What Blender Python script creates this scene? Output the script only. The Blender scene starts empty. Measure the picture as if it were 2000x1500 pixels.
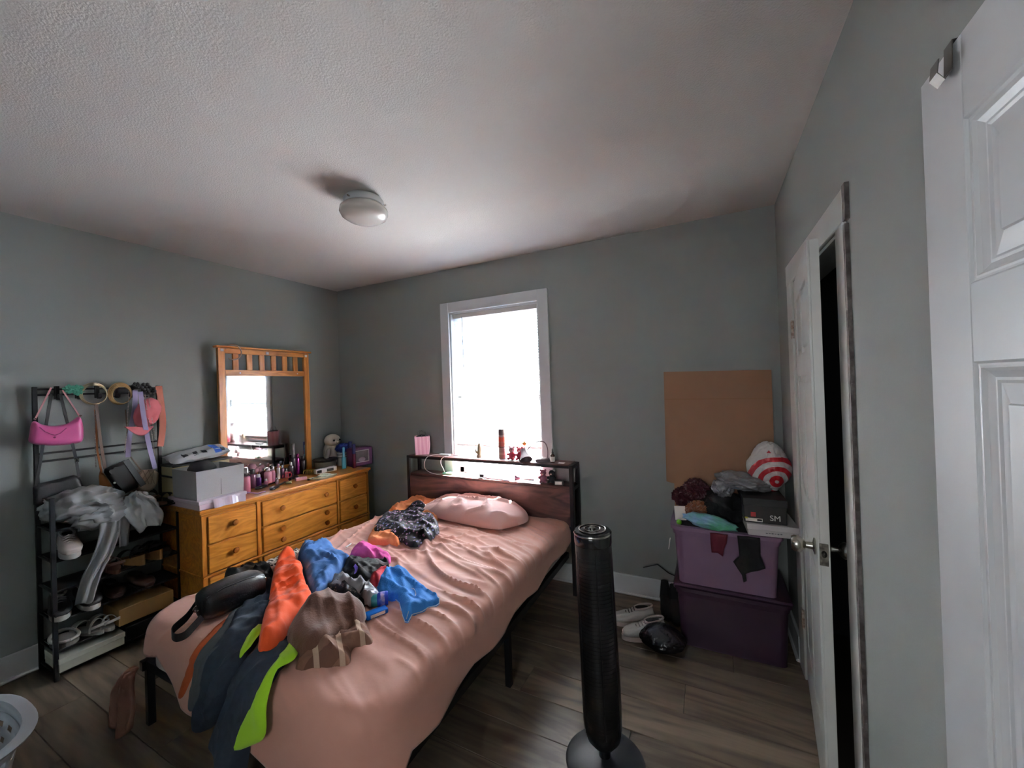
import bpy, bmesh, math, random
from mathutils import Vector, Matrix, noise
from mathutils.geometry import delaunay_2d_cdt
random.seed(7)
SC = bpy.context.scene
COL = SC.collection
PI = math.pi

# ------------------------------------------------------------------ camera, world, sun, exposure
FPX = 761.9
PITCH, YAW, ROLL = 0.0053, -0.4632, -0.0332
CAM = Vector((3.2763, -2.716, 1.4385))
fwd = Vector((math.sin(YAW) * math.cos(PITCH), math.cos(YAW) * math.cos(PITCH), math.sin(PITCH)))
r0 = fwd.cross(Vector((0, 0, 1))).normalized(); u0 = r0.cross(fwd)
RT = r0 * math.cos(ROLL) + u0 * math.sin(ROLL)
UP = -r0 * math.sin(ROLL) + u0 * math.cos(ROLL)
cd = bpy.data.cameras.new('camera'); cam = bpy.data.objects.new('camera', cd); COL.objects.link(cam)
cd.sensor_width = 36; cd.lens = FPX / 2000 * 36; cd.clip_start = 0.02
m = Matrix((RT, UP, -fwd)).transposed().to_4x4(); m.translation = CAM
cam.matrix_world = m; SC.camera = cam

def at(u, v, ax, val):
    """photograph pixel -> point of the room on the plane axis=val"""
    d = fwd + RT * ((u - 1000) / FPX) + UP * ((750 - v) / FPX)
    return CAM + d * ((val - CAM[ax]) / d[ax])

w = bpy.data.worlds.new('sky'); SC.world = w; w.use_nodes = True
bg = w.node_tree.nodes['Background']; bg.inputs[0].default_value = (0.86, 0.93, 1.0, 1); bg.inputs[1].default_value = 12
sd = bpy.data.lights.new('sun', 'SUN'); sd.energy = 170; sd.angle = math.radians(1.0); sd.color = (1, .985, .96)
so = bpy.data.objects.new('sun', sd); COL.objects.link(so)
so.rotation_euler = Vector((-0.15, -math.cos(math.radians(39)), -math.sin(math.radians(39)))).to_track_quat('-Z', 'Y').to_euler()
ad = bpy.data.lights.new('hall_fill', 'AREA'); ad.shape = 'RECTANGLE'; ad.size = 1.0; ad.size_y = 1.6; ad.energy = 3.9; ad.color = (0.93, 0.97, 1.0)  # fill light added behind the camera, as if from the hall doorway
ao = bpy.data.objects.new('hall_fill', ad); COL.objects.link(ao); ao.location = (2.95, -4.4, 1.5)
ao.rotation_euler = Vector((0.0, 1, 0.08)).to_track_quat('-Z', 'Y').to_euler()
pd = bpy.data.lights.new('window_daylight', 'AREA'); pd.shape = 'RECTANGLE'; pd.size = 0.8; pd.size_y = 1.25
pd.energy = 30; pd.color = (0.9, 0.95, 1.0)
po = bpy.data.objects.new('window_daylight', pd); COL.objects.link(po); po.location = (1.755, 0.16, 1.4); po.rotation_euler = (-PI / 2, 0, 0)
pd.cycles.is_portal = True
SC.view_settings.view_transform = 'Standard'; SC.view_settings.look = 'None'
SC.view_settings.gamma = 1; SC.view_settings.use_curve_mapping = False
SC.view_settings.exposure = 2.55
SC.cycles.use_denoising = True
SC.cycles.max_bounces = 8; SC.cycles.diffuse_bounces = 5; SC.cycles.glossy_bounces = 3; SC.cycles.transmission_bounces = 5
SC.cycles.caustics_reflective = False; SC.cycles.caustics_refractive = False
SC.cycles.sample_clamp_indirect = 6

# ------------------------------------------------------------------ materials
def lin(c):
    if isinstance(c, str):
        c = [int(c[i:i + 2], 16) / 255 for i in (0, 2, 4)]
    return tuple((x / 12.92 if x <= .04045 else ((x + .055) / 1.055) ** 2.4) for x in c) + (1,)

MATS = {}
def mat(key, col, rough=.6, metal=0, bump=0, bscale=60, var=0, vscale=8, col2=None, spec=.5, trans=0, coat=0, stretch=None, sheen=0, alpha=1, translucent=0, dist=.002):
    if key in MATS: return MATS[key]
    M = bpy.data.materials.new(key); M.use_nodes = True; N = M.node_tree.nodes; L = M.node_tree.links
    b = N['Principled BSDF']; b.inputs['Base Color'].default_value = lin(col); b.inputs['Roughness'].default_value = rough
    b.inputs['Metallic'].default_value = metal; b.inputs['Specular IOR Level'].default_value = spec
    b.inputs['Transmission Weight'].default_value = trans; b.inputs['Coat Weight'].default_value = coat
    b.inputs['Sheen Weight'].default_value = sheen; b.inputs['Alpha'].default_value = alpha
    if var or bump or col2:
        tc = N.new('ShaderNodeTexCoord'); src = tc.outputs['Object']
        if stretch:
            mp = N.new('ShaderNodeMapping'); mp.inputs['Scale'].default_value = stretch; L.new(src, mp.inputs[0]); src = mp.outputs[0]
    if var or col2:
        n = N.new('ShaderNodeTexNoise'); n.inputs['Scale'].default_value = vscale; n.inputs['Detail'].default_value = 5; L.new(src, n.inputs['Vector'])
        mx = N.new('ShaderNodeMix'); mx.data_type = 'RGBA'
        c = lin(col); c2 = lin(col2) if col2 else tuple(x * (1 - var) for x in c[:3]) + (1,)
        mx.inputs[6].default_value = c; mx.inputs[7].default_value = c2
        rp = N.new('ShaderNodeMapRange'); rp.inputs[1].default_value = .35; rp.inputs[2].default_value = .65
        L.new(n.outputs[0], rp.inputs[0]); L.new(rp.outputs[0], mx.inputs[0]); L.new(mx.outputs[2], b.inputs['Base Color'])
    if bump:
        n2 = N.new('ShaderNodeTexNoise'); n2.inputs['Scale'].default_value = bscale; n2.inputs['Detail'].default_value = 4; L.new(src, n2.inputs['Vector'])
        bp = N.new('ShaderNodeBump'); bp.inputs['Strength'].default_value = bump; bp.inputs['Distance'].default_value = dist
        L.new(n2.outputs[0], bp.inputs['Height']); L.new(bp.outputs[0], b.inputs['Normal'])
    if translucent:
        t = N.new('ShaderNodeBsdfTranslucent'); t.inputs[0].default_value = lin(col)
        ms = N.new('ShaderNodeMixShader'); ms.inputs[0].default_value = translucent
        out = N['Material Output']; L.new(b.outputs[0], ms.inputs[1]); L.new(t.outputs[0], ms.inputs[2]); L.new(ms.outputs[0], out.inputs[0])
    MATS[key] = M; return M

def wood(key, c1, c2, scale=(1, 14, 14), rough=.35, ring=6, rnd=0, spec=.5, dark=None, distort=6):
    """timber grain running along local axis with the small scale value"""
    M = bpy.data.materials.new(key); M.use_nodes = True; N = M.node_tree.nodes; L = M.node_tree.links; b = N['Principled BSDF']
    tc = N.new('ShaderNodeTexCoord'); mp = N.new('ShaderNodeMapping'); mp.inputs['Scale'].default_value = scale; L.new(tc.outputs['Object'], mp.inputs[0])
    if rnd:
        oi = N.new('ShaderNodeObjectInfo'); sc = N.new('ShaderNodeVectorMath'); sc.operation = 'SCALE'; sc.inputs[3].default_value = 37
        cb = N.new('ShaderNodeCombineXYZ'); [L.new(oi.outputs['Random'], cb.inputs[i]) for i in range(3)]
        L.new(cb.outputs[0], sc.inputs[0]); L.new(sc.outputs[0], mp.inputs['Location'])
    wv = N.new('ShaderNodeTexNoise'); wv.inputs['Scale'].default_value = ring; wv.inputs['Detail'].default_value = 6; wv.inputs['Distortion'].default_value = distort * .15
    L.new(mp.outputs[0], wv.inputs['Vector'])
    n = N.new('ShaderNodeTexNoise'); n.inputs['Scale'].default_value = .9; n.inputs['Detail'].default_value = 3; n.inputs['Distortion'].default_value = 1.2; L.new(mp.outputs[0], n.inputs['Vector'])
    mul = N.new('ShaderNodeMath'); mul.operation = 'MULTIPLY'; mul.inputs[1].default_value = distort; L.new(n.outputs[0], mul.inputs[0])
    sn = N.new('ShaderNodeMath'); sn.operation = 'PINGPONG'; sn.inputs[1].default_value = .5; L.new(mul.outputs[0], sn.inputs[0])
    ad_ = N.new('ShaderNodeMath'); ad_.operation = 'ADD'; L.new(sn.outputs[0], ad_.inputs[0]); L.new(wv.outputs[0], ad_.inputs[1])
    rp = N.new('ShaderNodeMapRange'); rp.inputs[1].default_value = .45; rp.inputs[2].default_value = 1.05; L.new(ad_.outputs[0], rp.inputs[0])
    mx = N.new('ShaderNodeMix'); mx.data_type = 'RGBA'; mx.inputs[6].default_value = lin(c1); mx.inputs[7].default_value = lin(c2); L.new(rp.outputs[0], mx.inputs[0])
    last = mx.outputs[2]
    if rnd:
        hv = N.new('ShaderNodeHueSaturation'); mr = N.new('ShaderNodeMapRange'); mr.inputs[3].default_value = 1 - rnd; mr.inputs[4].default_value = 1 + rnd
        L.new(oi.outputs['Random'], mr.inputs[0]); L.new(mr.outputs[0], hv.inputs['Value']); L.new(last, hv.inputs['Color']); last = hv.outputs[0]
    L.new(last, b.inputs['Base Color']); b.inputs['Roughness'].default_value = rough; b.inputs['Specular IOR Level'].default_value = spec
    bp = N.new('ShaderNodeBump'); bp.inputs['Strength'].default_value = .12; bp.inputs['Distance'].default_value = .001
    L.new(wv.outputs[0], bp.inputs['Height']); L.new(bp.outputs[0], b.inputs['Normal'])
    MATS[key] = M; return M

WALL = mat('wall_paint', '959996', .75, bump=.25, bscale=180, spec=.3)
CEIL = mat('ceiling_texture', 'd3cec9',   .9, bump=.6, bscale=150, spec=.2, dist=.004)
WHITE = mat('white_paint', 'd9dbdc', .35, bump=.08, bscale=40, var=.05, vscale=3)
OLDWHITE = mat('old_white_paint', 'd3d4cf', .35, bump=.3, bscale=25, col2='c9c8c2', vscale=4)
RAWEDGE = mat('bare_casing_edge', '4e4643', .8, bump=.5, bscale=60, col2='6f6865', vscale=40)
FLOORW = wood('floor_laminate', '80705f', '54473d', scale=(.9, 7, 7), rough=.42, ring=3.5, rnd=.16, distort=3)
OAK = wood('golden_oak', 'd48a38', 'b06a25', scale=(9, 1.1, 9), rough=.32, ring=5, distort=7)
OAKV = wood('golden_oak_upright', 'd08636', 'ae6723', scale=(9, 9, 1.1), rough=.32, ring=5, distort=5)
RUSTIC = wood('rustic_brown_board', '6b4540', '3c2526', scale=(1.5, 8, 6), rough=.5, ring=3, distort=5)
BLACKM = mat('black_metal', '17171a', .45, metal=.3)
BLACKP = mat('black_plastic', '0d0d10', .28)
CHROME = mat('brushed_nickel', 'b9b5ae', .25, metal=1)
SHEET = mat('pink_sheet', 'ca9280', .7, bump=.35, bscale=35, sheen=.3, dist=.003)
PILLOWM = mat('pink_pillowcase', 'e0b0a6', .7, bump=.3, bscale=25, sheen=.3, dist=.003)
CARD = mat('cardboard', '977359', .85, bump=.1, bscale=90, var=.08, vscale=3)
GLASS = bpy.data.materials.new('window_glass'); GLASS.use_nodes = True
N = GLASS.node_tree.nodes; L = GLASS.node_tree.links; N.remove(N['Principled BSDF'])
tb_ = N.new('ShaderNodeBsdfTransparent'); gb_ = N.new('ShaderNodeBsdfGlossy'); gb_.inputs['Roughness'].default_value = .02
fr_ = N.new('ShaderNodeFresnel'); mx_ = N.new('ShaderNodeMixShader'); L.new(fr_.outputs[0], mx_.inputs[0]); L.new(tb_.outputs[0], mx_.inputs[1]); L.new(gb_.outputs[0], mx_.inputs[2]); L.new(mx_.outputs[0], N['Material Output'].inputs[0])

# ------------------------------------------------------------------ objects
ORG = {}
def setp(o, label=None, cat=None, group=None, kind=None):
    if label: o['label'] = label
    if cat: o['category'] = cat
    if group: o['group'] = group
    if kind: o['kind'] = kind
    return o
def thing(name, label, cat, loc, group=None):
    o = bpy.data.objects.new(name, None); COL.objects.link(o); o.location = loc; o.empty_display_size = .05
    ORG[o] = Vector(loc); return setp(o, label, cat, group)
def struct(name, loc=(0, 0, 0)):
    o = bpy.data.objects.new(name, None); COL.objects.link(o); o.location = loc; ORG[o] = Vector(loc); o['kind'] = 'structure'; return o

class G:
    def __init__(s, M=None): s.bm = bmesh.new(); s.M = M
    def _add(s, verts, faces):
        M = s.M
        vs = [s.bm.verts.new((M @ Vector(v)) if M else v) for v in verts]
        for f in faces:
            try: s.bm.faces.new([vs[i] for i in f])
            except ValueError: pass
        return s
    def box(s, x0, x1, y0, y1, z0, z1, bev=0, rot=None, seg=1):
        t = bmesh.new(); bmesh.ops.create_cube(t, size=1)
        c = Vector(((x0 + x1) / 2, (y0 + y1) / 2, (z0 + z1) / 2))
        for v in t.verts: v.co = Vector((v.co.x * (x1 - x0), v.co.y * (y1 - y0), v.co.z * (z1 - z0)))
        if bev: bmesh.ops.bevel(t, geom=list(t.edges), offset=bev, segments=seg, affect='EDGES', profile=.5)
        if rot is not None: bmesh.ops.rotate(t, verts=t.verts, cent=(0, 0, 0), matrix=rot.to_3x3())
        t.verts.ensure_lookup_table(); t.verts.index_update()
        s._add([v.co + c for v in t.verts], [[v.index for v in f.verts] for f in t.faces]); t.free(); return s
    def cyl(s, p0, p1, r, r1=None, n=14, cap=True):
        return s.tube([p0, p1], r, n, r1=r1, cap=cap)
    def tube(s, pts, r, n=8, r1=None, cap=True, radii=None):
        pts = [Vector(p) for p in pts]; V = []; F = []; k = len(pts)
        t = (pts[1] - pts[0]).normalized(); a = t.orthogonal().normalized()
        for i, p in enumerate(pts):
            t2 = (pts[min(i + 1, k - 1)] - pts[max(i - 1, 0)])
            t2 = t2.normalized() if t2.length > 1e-9 else t
            a = (a - t2 * a.dot(t2)); a = a.normalized() if a.length > 1e-6 else t2.orthogonal().normalized(); b = t2.cross(a); t = t2
            rr = radii[i] if radii else (r if r1 is None else r + (r1 - r) * i / (k - 1))
            for j in range(n):
                q = 2 * PI * j / n; V.append(p + (a * math.cos(q) + b * math.sin(q)) * rr)
        for i in range(k - 1):
            for j in range(n):
                F.append((i * n + j, i * n + (j + 1) % n, (i + 1) * n + (j + 1) % n, (i + 1) * n + j))
        if cap: F.append(tuple(range(n))[::-1]); F.append(tuple(range((k - 1) * n, k * n)))
        return s._add(V, F)
    def lathe(s, prof, c=(0, 0, 0), n=24, R=None, sx=1, sy=1, cap=True):
        V = []; F = []; c = Vector(c)
        for r, z in prof:
            for j in range(n):
                q = 2 * PI * j / n; p = Vector((r * math.cos(q) * sx, r * math.sin(q) * sy, z))
                V.append(c + (R @ p if R is not None else p))
        for i in range(len(prof) - 1):
            for j in range(n): F.append((i * n + j, i * n + (j + 1) % n, (i + 1) * n + (j + 1) % n, (i + 1) * n + j))
        if cap: F.append(tuple(range(n))[::-1]); F.append(tuple(range((len(prof) - 1) * n, len(prof) * n)))
        return s._add(V, F)
    def ball(s, c, r, sub=2, R=None, amp=0, freq=3, seed=0, ridge=False, flat=None):
        if not hasattr(r, '__len__'): r = (r, r, r)
        t = bmesh.new(); bmesh.ops.create_icosphere(t, subdivisions=sub, radius=1); c = Vector(c); V = []
        for v in t.verts:
            p = v.co.copy()
            if amp:
                q = p * freq + Vector((seed * 7.3, seed * 3.1, seed * 1.7))
                a = noise.noise(q) + .5 * noise.noise(q * 2.1)
                if ridge: a = .6 - 2.2 * abs(noise.noise(q)) + .5 * noise.noise(q * 2.7)
                p *= 1 + amp * a
            p = Vector((p.x * r[0], p.y * r[1], p.z * r[2]))
            if R is not None: p = R @ p
            p = p + c
            if flat is not None and p.z < flat: p.z = flat
            V.append(p)
        t.verts.index_update(); s._add(V, [[v.index for v in f.verts] for f in t.faces]); t.free(); return s
    def prism(s, poly, d0, d1, fn=None):
        """poly in (a,b), extruded from d0 to d1; fn(a,b,d)->xyz"""
        fn = fn or (lambda a, b, d: (a, b, d)); n = len(poly)
        V = [fn(a, b, d0) for a, b in poly] + [fn(a, b, d1) for a, b in poly]
        F = [tuple(range(n))[::-1], tuple(range(n, 2 * n))] + [(i, (i + 1) % n, n + (i + 1) % n, n + i) for i in range(n)]
        return s._add(V, F)
    def strap(s, pts, wd, th, side):
        """flat band of width wd along side, thickness th"""
        pts = [Vector(p) for p in pts]; side = Vector(side).normalized(); V = []; F = []; k = len(pts)
        for i, p in enumerate(pts):
            t = (pts[min(i + 1, k - 1)] - pts[max(i - 1, 0)]).normalized()
            sd_ = (side - t * side.dot(t)).normalized(); nn = t.cross(sd_)
            ww = wd[i] if hasattr(wd, '__len__') else wd
            for a, b in ((-1, -1), (1, -1), (1, 1), (-1, 1)): V.append(p + sd_ * a * ww / 2 + nn * b * th / 2)
        for i in range(k - 1):
            for j in range(4): F.append((i * 4 + j, i * 4 + (j + 1) % 4, i * 4 + 4 + (j + 1) % 4, i * 4 + 4 + j))
        F += [(3, 2, 1, 0), tuple(range(4 * k - 4, 4 * k))]
        return s._add(V, F)
    def grid(s, fn, nu, nv, th=0):
        V = [Vector(fn(i / nu, j / nv)) for j in range(nv + 1) for i in range(nu + 1)]
        F = [(j * (nu + 1) + i, j * (nu + 1) + i + 1, (j + 1) * (nu + 1) + i + 1, (j + 1) * (nu + 1) + i) for j in range(nv) for i in range(nu)]
        return s._add(V, F)
    def loft(s, secs, n=16, e=.8):
        """secs: (x, y, half width, z0, height) closed super-ellipse sections along x"""
        V = []; F = []
        for (x, y, hw, z0, h) in secs:
            for j in range(n):
                q = 2 * PI * j / n; cx = math.cos(q); sy = math.sin(q)
                V.append((x, y + hw * math.copysign(abs(cx) ** e, cx), z0 + h / 2 + h / 2 * math.copysign(abs(sy) ** e, sy)))
        k = len(secs)
        for i in range(k - 1):
            for j in range(n): F.append((i * n + j, i * n + (j + 1) % n, (i + 1) * n + (j + 1) % n, (i + 1) * n + j))
        F += [tuple(range(n))[::-1], tuple(range((k - 1) * n, k * n))]
        return s._add(V, F)
    def build(s, name, material, parent=None, smooth=False, label=None, kind=None, thick=0, auto=None):
        bm = s.bm; bmesh.ops.recalc_face_normals(bm, faces=bm.faces)
        if parent is not None: org = ORG[parent]
        else:
            xs = [v.co for v in bm.verts]
            lo = [min(p[i] for p in xs) for i in range(3)]; hi = [max(p[i] for p in xs) for i in range(3)]
            org = Vector(((lo[0] + hi[0]) / 2, (lo[1] + hi[1]) / 2, lo[2]))
        bmesh.ops.translate(bm, verts=bm.verts, vec=-org)
        me = bpy.data.meshes.new(name); bm.to_mesh(me); bm.free()
        for mm in (material if isinstance(material, (list, tuple)) else [material]): me.materials.append(mm)
        if smooth: me.polygons.foreach_set('use_smooth', [True] * len(me.polygons))
        if auto is not None or smooth:
            try: me.set_sharp_from_angle(angle=math.radians(auto or 50))
            except Exception: pass
        o = bpy.data.objects.new(name, me); COL.objects.link(o); ORG[o] = org
        if parent is not None: o.parent = parent
        else: o.location = org
        if thick:
            md = o.modifiers.new('thickness', 'SOLIDIFY'); md.thickness = thick; md.offset = 0
        return setp(o, label, kind=kind)

def one(g, name, material, label, cat, group=None, **k):
    return setp(g.build(name, material, None, **k), label, cat, group)

def text(body, size, loc, rot, material, parent, ext=.0006, name='lettering'):
    cu = bpy.data.curves.new(name, 'FONT'); cu.body = body; cu.size = size; cu.extrude = ext; cu.align_x = 'CENTER'; cu.align_y = 'CENTER'
    tmp = bpy.data.objects.new('tmp', cu); me = bpy.data.meshes.new_from_object(tmp); bpy.data.objects.remove(tmp); me.materials.clear(); me.materials.append(material)
    o = bpy.data.objects.new(name, me); COL.objects.link(o); o.parent = parent
    o.location = Vector(loc) - ORG[parent]; o.rotation_euler = rot; return o

def Rz(a): return Matrix.Rotation(a, 4, 'Z')
def Rx(a): return Matrix.Rotation(a, 4, 'X')
def Ry(a): return Matrix.Rotation(a, 4, 'Y')
def T(x, y, z): return Matrix.Translation((x, y, z))

# ================================================================== ROOM
W, H, YB = 3.66, 2.44, -3.4
fl = struct('floor')
G().box(-.05, W + 1.0, YB - 1.6, .1, -.12, -.012).build('subfloor', mat('underlay', '4a423b', .9), fl)
plank_meshes = {}
PW = .178
row = 0; y = .0
while y > YB - .3:
    x = -[0, .71, .31, 1.02, .52][row % 5]
    while x < W:
        x0, x1 = max(x, 0), min(x + 1.22, W)
        if x1 - x0 > .02:
            L_ = round(x1 - x0, 3)
            if L_ not in plank_meshes:
                g = G(); g.box(-L_ / 2 + .0008, L_ / 2 - .0008, -PW / 2 + .0008, PW / 2 - .0008, -.01, 0, bev=.0018)
                me = bpy.data.meshes.new('plank'); bmesh.ops.recalc_face_normals(g.bm, faces=g.bm.faces); g.bm.to_mesh(me); g.bm.free(); me.materials.append(FLOORW); plank_meshes[L_] = me
            o = bpy.data.objects.new('plank', plank_meshes[L_]); COL.objects.link(o); o.parent = fl; o.location = ((x0 + x1) / 2, y - PW / 2, 0)
        x += 1.22
    y -= PW; row += 1
def st(g, name, material, **k): return g.build(name, material, None, kind='structure', **k)
st(G().box(-.12, W + .8, YB - 1.6, .14, H, H + .1), 'ceiling', CEIL)
st(G().box(-.12, 0, YB, .14, -.12, H), 'wall_left', WALL)
WX0, WX1, WZ0, WZ1 = 1.352, 2.16, .72, 2.07
g = G(); g.box(0, WX0, 0, .14, -.12, H); g.box(WX1, W, 0, .14, -.12, H); g.box(WX0, WX1, 0, .14, -.12, WZ0); g.box(WX0, WX1, 0, .14, WZ1, H)
st(g, 'wall_window', WALL)
CY0, CY1, CZ = -.44, -1.165, 1.89     # closet opening
g = G(); g.box(W, W + .1, CY0, .14, -.12, H); g.box(W, W + .1, YB, CY1, -.12, H); g.box(W, W + .1, CY1, CY0, CZ, H)
st(g, 'wall_right', WALL)
g = G(); g.box(0, 2.45, YB - .1, YB, -.12, H); g.box(2.45, W + .1, YB - .1, YB, 2.1, H)
st(g, 'wall_back', WALL)
g = G(); g.box(2.2, 2.25, YB - 1.6, YB - .1, -.12, H); g.box(W + .1, W + .2, YB - 1.6, YB, -.12, H); g.box(2.2, W + .2, YB - 1.65, YB - 1.6, -.12, H)
st(g, 'wall_hall', WALL)
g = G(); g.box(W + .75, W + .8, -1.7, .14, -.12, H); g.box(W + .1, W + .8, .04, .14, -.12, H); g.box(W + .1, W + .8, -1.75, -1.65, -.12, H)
st(g, 'wall_closet', mat('closet_dark', '3a3a3c', .9))  # dark of the closet interior is put into the wall colour
# baseboards
def baseboard(name, x0, x1, y0, y1, dx, dy):
    s = struct(name)
    G().box(min(x0, x0 + dx * .014) if dx else x0, max(x1, x1 + dx * .014) if dx else x1, min(y0, y0 + dy * .014) if dy else y0, max(y1, y1 + dy * .014) if dy else y1, 0.001, .135, bev=.003).build('board', WHITE, s)
    G().box(min(x0, x0 + dx * .026) if dx else x0, max(x1, x1 + dx * .026) if dx else x1, min(y0, y0 + dy * .026) if dy else y0, max(y1, y1 + dy * .026) if dy else y1, 0.001, .018, bev=.006).build('quarter_round', WHITE, s)
baseboard('baseboard_window', 0.02, W - .02, 0, 0, 0, -1)
baseboard('baseboard_left', 0, 0, YB, -.03, 1, 0)
baseboard('baseboard_right', W, W, -.335, -.03, -1, 0)
baseboard('baseboard_right_near', W, W, YB, -1.27, -1, 0)

def smoothpath(P, n=6):
    out = []
    for i in range(len(P) - 1):
        p0, p1, p2, p3 = P[max(i - 1, 0)], P[i], P[i + 1], P[min(i + 2, len(P) - 1)]
        for k in range(n):
            t = k / n; out.append(.5 * ((2 * p1) + (p2 - p0) * t + (2 * p0 - 5 * p1 + 4 * p2 - p3) * t * t + (3 * p1 - p0 - 3 * p2 + p3) * t ** 3))
    return out + [P[-1]]

# ------------------------------------------------------------------ window
wn = struct('window_1', (1.755, 0, WZ0))
CO0, CO1, CT = 1.268, 2.244, 2.155
G().box(CO0, WX0, -.02, 0, WZ0 - .02, CT, bev=.003).build('casing_board', WHITE, wn)
G().box(WX1, CO1, -.02, 0, WZ0 - .02, CT, bev=.003).build('casing_board', WHITE, wn)
G().box(WX0, WX1, -.02, 0, WZ1, CT, bev=.003).build('casing_board', WHITE, wn)
G().box(CO0 - .02, CO1 + .02, -.024, .1, WZ0 - .025, WZ0 + .002, bev=.004).build('sill', WHITE, wn)
g = G(); g.box(WX0, WX0 + .012, 0, .14, WZ0, WZ1); g.box(WX1 - .012, WX1, 0, .14, WZ0, WZ1); g.box(WX0, WX1, 0, .14, WZ1 - .012, WZ1)
g.build('jamb', WHITE, wn)
def sash(z0, z1, y):
    g = G(); a, b = WX0 + .012, WX1 - .012
    g.box(a, a + .04, y, y + .03, z0, z1, bev=.002); g.box(b - .04, b, y, y + .03, z0, z1, bev=.002)
    g.box(a, b, y, y + .03, z0, z0 + .045, bev=.002); g.box(a, b, y, y + .03, z1 - .045, z1, bev=.002)
    f = g.build('sash', WHITE, wn)
    G().box(a + .04, b - .04, y + .012, y + .016, z0 + .045, z1 - .045).build('pane', GLASS, f)
sash(WZ0, 1.395, .07); sash(1.355, WZ1 - .012, .102)
G().box(WX0 + .012, WX1 - .012, .134, .142, 1.6, 1.628).build('screen_bar', WHITE, wn)

# blind
bl = thing('window_blind', 'white horizontal mini blind lowered over the bright window', 'blind', (1.755, .035, .93))
BX0, BX1 = WX0 + .02, WX1 - .018
G().box(BX0, BX1, .012, .056, 2.02, 2.0575, bev=.003).build('head_rail', mat('blind_rail', 'd8d3cf', .4), bl)
SLATM = mat('blind_slat', 'f2f4f6', .45, translucent=.4)
TL = math.radians(36)
def slatfn(u, v):
    c = (v - .5) * .025; arch = .0018 * (1 - (2 * v - 1) ** 2)
    # inner edge (towards the room, -y) raised
    return ((u - .5) * (BX1 - BX0 - .006), -c * math.cos(TL) - arch * math.sin(TL) * -1, c * math.sin(TL) + arch * math.cos(TL) * 1)
g = G(); g.grid(slatfn, 1, 4); sl = bpy.data.meshes.new('slat'); g.bm.to_mesh(sl); g.bm.free(); sl.materials.append(SLATM)
sl.polygons.foreach_set('use_smooth', [True] * len(sl.polygons))
nz = 49
for i in range(nz):
    o = bpy.data.objects.new('slat', sl); COL.objects.link(o); o.parent = bl
    o.location = Vector(((BX0 + BX1) / 2, .034, 2.012 - i * .0214)) - ORG[bl]
zb = 2.012 - nz * .0214
G().box(BX0, BX1, .022, .046, zb - .012, zb + .004, bev=.002).build('bottom_rail', mat('blind_rail2', 'efeeee', .4), bl)
for x in (1.47, 1.755, 2.03):
    for yy in (.022, .046): G().cyl((x, yy, zb), (x, yy, 2.03), .0007, n=4).build('ladder_cord', mat('cord', 'd8dadc', .8), bl)
G().tube([(1.47, .008, 2.03), (1.473, .004, 1.8), (1.476, .004, 1.38)], .0035, n=8).build('tilt_wand', mat('wand', '8b9196', .3), bl)
# outside
st(G().box(-14, 16, .3, 40, -.75, -.6), 'ground', mat('sunlit_drive', 'bab9b8', .9, var=.08))
st(G().box(-.8, 6, .14, 1.3, 2.62, 2.7), 'trim_eave', mat('eave', 'd5dbe2', .8))
nh = thing('neighbour_house', 'pale blue clapboard house seen through the slats of the blind', 'house', (4, 9, -.6))
SID = mat('siding', 'a9c3dc', .7)
sm_ = None
for i in range(26):
    z = -.6 + i * .25
    if sm_ is None:
        g = G(); g.prism([(0, 0), (-.03, 0), (-.008, .26), (0, .26)], -6.2, 6.2, lambda a, b, d: (d, a, b)); sm_ = bpy.data.meshes.new('siding_board')
        bmesh.ops.recalc_face_normals(g.bm, faces=g.bm.faces); g.bm.to_mesh(sm_); g.bm.free(); sm_.materials.append(SID)
    o = bpy.data.objects.new('siding_board', sm_); COL.objects.link(o); o.parent = nh; o.location = (1.2, 0, z + .6)
G().box(-1, 11.4, 9, 15, -.6, 5.9).build('wall', SID, nh)
G().prism([(8.4, 5.85), (15.6, 5.85), (12, 7.4)], -1.4, 11.8, lambda a, b, d: (d, a, b)).build('roof', mat('shingle', '55565a', .9, bump=.5), nh)
for x in (.2, 3.2):
    G().box(x, x + 1.0, 8.9, 8.98, 1.1, 2.5, bev=.01).build('window_frame', WHITE, nh)
    G().box(x + .08, x + .92, 8.88, 8.9, 1.18, 2.42).build('window_pane', mat('dark_pane', '8fa3b5', .1), nh)

# ------------------------------------------------------------------ closet door frame and door
tr = struct('trim_closet', (W, -.8, 0))
t0 = W - .012
G().box(t0, W, -1.245, CY1 - .005, 0, CZ, bev=.003).build('casing_leg', OLDWHITE, tr)
G().box(t0, W, -.455, -.345, 0, CZ, bev=.003).build('casing_leg', OLDWHITE, tr)
G().box(t0, W, -1.245, -.335, CZ, CZ + .1, bev=.003).build('casing_head', OLDWHITE, tr)
g = G(); g.box(t0 + .001, W, -1.262, -1.2455, 0, CZ - .01); g.box(t0 + .001, W, -1.272, -1.2455, CZ, CZ + .106); g.build('raw_edge', RAWEDGE, tr)
g = G(); g.box(W, W + .1, CY0 - .012, CY0, 0, CZ); g.box(W, W + .1, CY1, CY1 + .012, 0, CZ); g.box(W, W + .1, CY1, CY0, CZ - .012, CZ); g.build('jamb', OLDWHITE, tr)
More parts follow.
